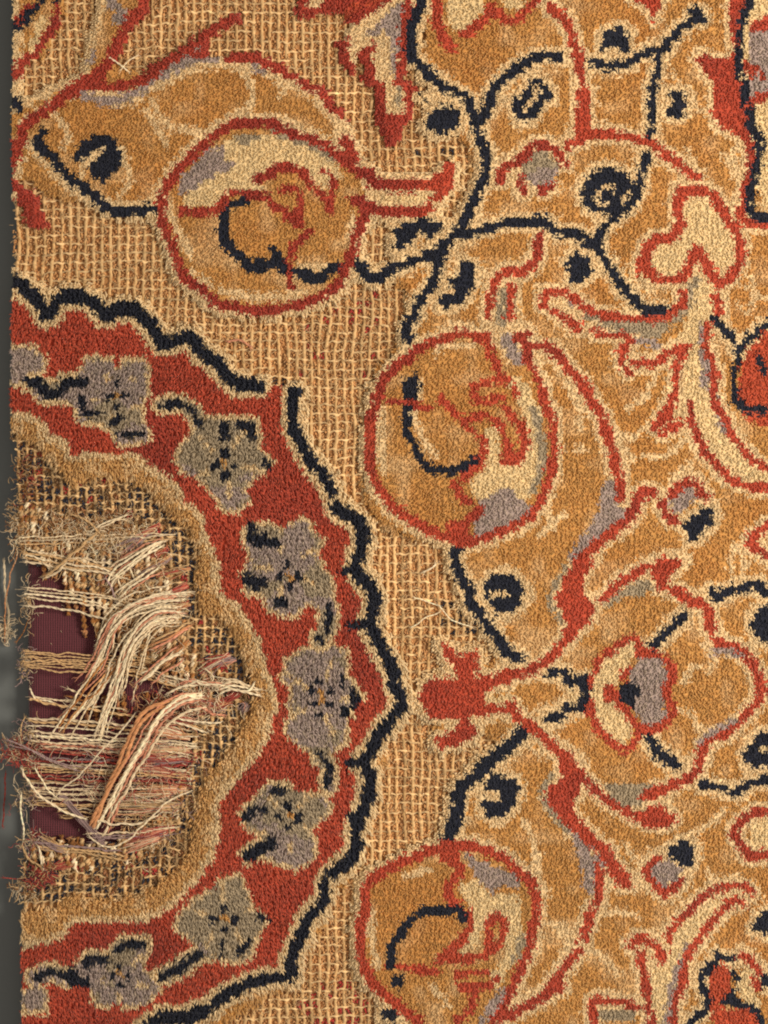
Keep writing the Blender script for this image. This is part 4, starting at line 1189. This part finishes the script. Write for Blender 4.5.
# single loose yarns on top
LY = 'loose_yarn'
for pts, r, col, pl in [
    ([(162, 541, 8), (140, 552, 12), (118, 566, 10), (107, 582, 7)], 1.5, IVO, 2), ([(158, 546, 8), (142, 556, 12), (124, 568, 11), (110, 580, 7)], 1.3, IVO * .95, 2),
    ([(122, 566, 7), (118, 578, 8), (121, 590, 6)], 1.3, CREAM, 2), ([(128, 562, 8), (133, 578, 7)], 1.2, IVO, 2), ([(105, 578, 7), (112, 590, 8), (115, 600, 6)], 1.4, MAU * 1.2, 2),
    ([(158, 569, 9), (140, 580, 12), (125, 592, 10), (118, 600, 7)], 1.5, IVO, 2), ([(132, 590, 8), (140, 592, 7)], 1.2, CREAM, 2),
    ([(186, 594, 8), (160, 596, 12), (135, 604, 14), (116, 618, 13), (106, 640, 11), (92, 670, 8), (84, 682, 6)], 1.5, IVO * .97, 2),
    ([(184, 600, 8), (158, 602, 13), (132, 612, 15), (114, 628, 14), (102, 652, 11), (88, 678, 7)], 1.4, IVO, 2),
    ([(182, 598, 8), (150, 606, 13), (124, 618, 14), (110, 634, 12), (98, 652, 9)], 1.3, CREAM, 2),
    ([(180, 612, 8), (160, 612, 13), (142, 622, 15), (124, 650, 14), (114, 680, 11), (104, 706, 9), (94, 735, 6)], 1.6, IVO, 2),
    ([(178, 617, 8), (156, 620, 13), (138, 636, 15), (126, 660, 14), (116, 690, 11), (104, 718, 8), (100, 738, 6)], 1.6, IVO, 2),
    ([(176, 622, 8), (156, 624, 12), (140, 640, 14), (130, 662, 13), (124, 690, 9)], 1.3, CREAM, 2),
    ([(150, 626, 12), (147, 648, 10), (142, 670, 8)], 1.3, CREAM, 2), ([(140, 604, 12), (120, 622, 12), (112, 650, 9)], 1.2, CREAM, 2),
    ([(170, 592, 9), (145, 598, 12), (118, 612, 13), (104, 628, 10), (98, 642, 8)], 1.4, IVO, 2), ([(168, 618, 11), (146, 630, 14), (130, 648, 13), (112, 692, 10), (98, 732, 7)], 1.3, CREAM, 2),
    ([(178, 654, 10), (162, 664, 12), (150, 675, 12), (142, 680, 10)], 1.9, IVO, 2), ([(172, 654, 10), (156, 668, 12), (144, 678, 11)], 1.6, CREAM, 2),
    ([(200, 684, 8), (184, 686, 11), (168, 694, 10)], 1.6, IVO, 2), ([(238, 690, 7), (222, 686, 10), (205, 684, 11), (195, 682, 11), (186, 688, 9)], 1.7, IVO, 2), ([(258, 696, 11), (245, 692, 12), (232, 690, 12), (220, 694, 10)], 1.7, IVO, 2),
    ([(254, 684, 12), (248, 690, 12), (240, 690, 11)], 1.5, IVO, 2), ([(164, 676, 9), (180, 680, 9), (205, 684, 9)], 1.5, IVO, 2), ([(198, 706, 9), (210, 712, 9), (222, 716, 8)], 2.0, PNK * 1.1, 2),
    ([(178, 718, 10), (195, 721, 11), (220, 722, 9)], 1.5, IVO, 2), ([(162, 719, 9), (185, 725, 10), (206, 732, 8)], 1.6, IVO, 2), ([(205, 668, 9), (214, 678, 8), (208, 686, 8)], 1.3, CREAM, 2),
    ([(186, 698, 9), (164, 702, 13), (144, 712, 16), (132, 732, 16), (120, 762, 15), (106, 792, 13), (96, 822, 9), (93, 828, 7)], 2.7, ORG * 1.1, 3),
    ([(180, 702, 9), (158, 708, 14), (142, 722, 17), (130, 748, 17), (116, 778, 15), (100, 806, 12), (90, 826, 8)], 2.3, ORG * 1.05, 3),
    ([(202, 694, 9), (182, 698, 14), (166, 708, 17), (152, 728, 18), (138, 752, 17), (122, 780, 14), (106, 810, 10), (96, 828, 7)], 2.0, IVO, 2),
    ([(200, 698, 9), (178, 704, 14), (160, 718, 17), (146, 740, 17), (130, 766, 15), (112, 798, 11), (100, 824, 8)], 1.9, IVO * .96, 2),
    ([(134, 716, 12), (114, 738, 15), (88, 766, 14), (66, 786, 11), (56, 797, 8)], 1.2, IVO, 2),
    ([(35, 768, 9), (43, 782, 11), (54, 797, 9)], 1.1, IVO, 2), ([(22, 768, 10), (32, 786, 13), (48, 802, 12), (68, 812, 11), (86, 818, 9)], 1.6, IVO * .95, 2),
    ([(98, 821, 9), (118, 824, 11), (142, 822, 10), (158, 816, 8)], 1.6, IVO, 2),
    ([(90, 838, 9), (104, 845, 12), (118, 844, 13), (134, 834, 13), (150, 818, 13), (168, 802, 12), (188, 792, 9)], 1.25, IVO, 2),
    ([(22, 792, 8), (21, 812, 7), (23, 838, 5), (22, 846, 5)], 1.2, IVO, 2), ([(22, 846, 7), (28, 858, 9), (40, 866, 9)], 1.5, TAN, 2), ([(39, 846, 9), (41, 858, 10), (42, 868, 8)], 1.4, IVO, 2),
    ([(8, 740, 10), (28, 748, 12), (50, 760, 12), (80, 770, 9)], 1.1, MAU * 1.25, 2), ([(10, 744, 10), (34, 752, 12), (60, 762, 12), (90, 768, 9)], .9, MAU * 1.3, 2),
    ([(24, 718, 5), (21, 728, 6), (22, 742, 6)], 1.0, TAN, 2), ([(17, 554, 4), (9, 575, -5), (3, 602, -9), (1, 640, -16)], 1.0, ORG, 2),
    ([(0, 560, -15), (1, 590, -16), (4, 615, -16), (2, 642, -17)], 1.7, IVO * .8, 2), ([(28, 618, 2), (22, 632, -2), (15, 642, -4)], .9, BRN, 2),
    ([(2, 775, -13), (1, 800, -16), (-2, 830, -17)], 1.2, RD2 * .8, 2), ([(3, 878, 4), (18, 880, 5), (34, 882, 7)], .8, RD2, 2),
    ([(30, 690, 5), (36, 700, 6), (50, 702, 6), (65, 708, 6)], 1.2, IVO, 2), ([(125, 516, 9), (108, 522, 10), (92, 532, 9)], 1.3, IVO, 2), ([(124, 519, 9), (112, 522, 11), (100, 528, 11)], 1.3, CREAM, 2),
    ([(70, 514, 8), (88, 522, 10), (100, 534, 9)], 1.4, TAN, 2), ([(98, 532, 8), (80, 548, 11), (60, 566, 10), (46, 576, 8)], 2.0, TAN, 2), ([(66, 562, 9), (58, 572, 8), (42, 578, 6)], 1.8, CREAM * .9, 2),
    ([(105, 660, 8), (88, 684, 11), (72, 708, 10), (58, 726, 7)], 1.4, BRN * 1.2, 2), ([(112, 668, 8), (92, 690, 11), (76, 712, 10), (62, 730, 7)], 1.3, OCH * 1.1, 2), ([(118, 662, 8), (100, 690, 10), (84, 700, 9), (68, 696, 7)], 1.6, BRN * 1.2, 2),
    ([(415, 598, 7), (428, 603, 8), (440, 607, 7)], .9, IVO, 2), ([(412, 627, 7), (425, 618, 8), (440, 612, 8)], .9, IVO, 2), ([(438, 606, 8), (452, 620, 9), (470, 626, 7)], .9, IVO, 2), ([(424, 572, 7), (431, 569, 8), (436, 565, 6)], 1.4, IVO, 2),
    ([(228, 341, 6), (240, 340, 7), (250, 346, 6)], 1.6, PNK * 1.1, 2), ([(110, 58, 7), (122, 66, 8), (128, 72, 6)], 1.2, IVO, 2), ([(120, 70, 7), (128, 60, 8), (138, 55, 6)], 1.0, CREAM, 2)]:
    yarn(LY, pts, r * (.72 if pl == 2 else .8), col, pl, wob=1.3, fray=5, fray_len=6)
    if len(pts) >= 4 and r >= 1.3 and pl == 2 and pts[0][0] > 100:
        for k_ in range(3):                              # the broken wefts hang in loose hanks
            dx_, dy_ = rng.normal(0, 3.2), rng.normal(0, 3.2); e_ = rng.normal(0, 5, 2)
            q_ = [(x + dx_ + e_[0] * t_, y + dy_ + e_[1] * t_, z_ + rng.uniform(-3, 0)) for (x, y, z_), t_ in zip(pts, np.linspace(0, 1, len(pts)))]
            yarn(LY, q_, r * rng.uniform(.45, .75), [IVO, CREAM, IVO * .96, IVO * .9, PNK][rng.integers(0, 5)], 2, wob=1.5, fray=4, fray_len=7)
# orange spiral plied end poking from the heap
for k in range(3):
    yarn(LY, [(190 - k, 622 + k * 3, 9), (172, 632 + k * 3, 12), (154 - k, 640 + k * 4, 9)], 1.15, [TAN * 1.05, ORG * 1.1, PNK][k], 2, wob=1.2, fray=6)
# ivory fluff on the table end of the hanging yarn
tangle(3, 630, 3, 12, 50, [IVO * .9, CREAM], -16, 12)

# fine broken fibre matted through the heap
tangle(140, 610, 40, 50, 120, [IVO, CREAM, TAN], 9, 18, r=.3)
tangle(110, 770, 70, 36, 190, [IVO, CREAM, PNK, MAU, RD2], 8, 20, r=.3)
tangle(200, 700, 34, 24, 140, [IVO, CREAM, PNK], 8, 14, r=.35)
tangle(95, 540, 70, 20, 160, [IVO, CREAM, TAN], 8, 18, r=.3)
acc = Acc()
for k in range(90):                                      # lint on the cloth
    x, y = rng.uniform(30, 180), rng.uniform(560, 850); a = rng.uniform(0, 6.28); L = rng.uniform(1, 5); t = np.linspace(0, 1, 3)
    acc.add(tube(np.stack([x + np.cos(a) * L * t, y + np.sin(a) * L * t, -2.4 + .3 * t], 1), .25, CREAM, 3))
lo = acc.build('lint', cl); tag(lo, kind='stuff')
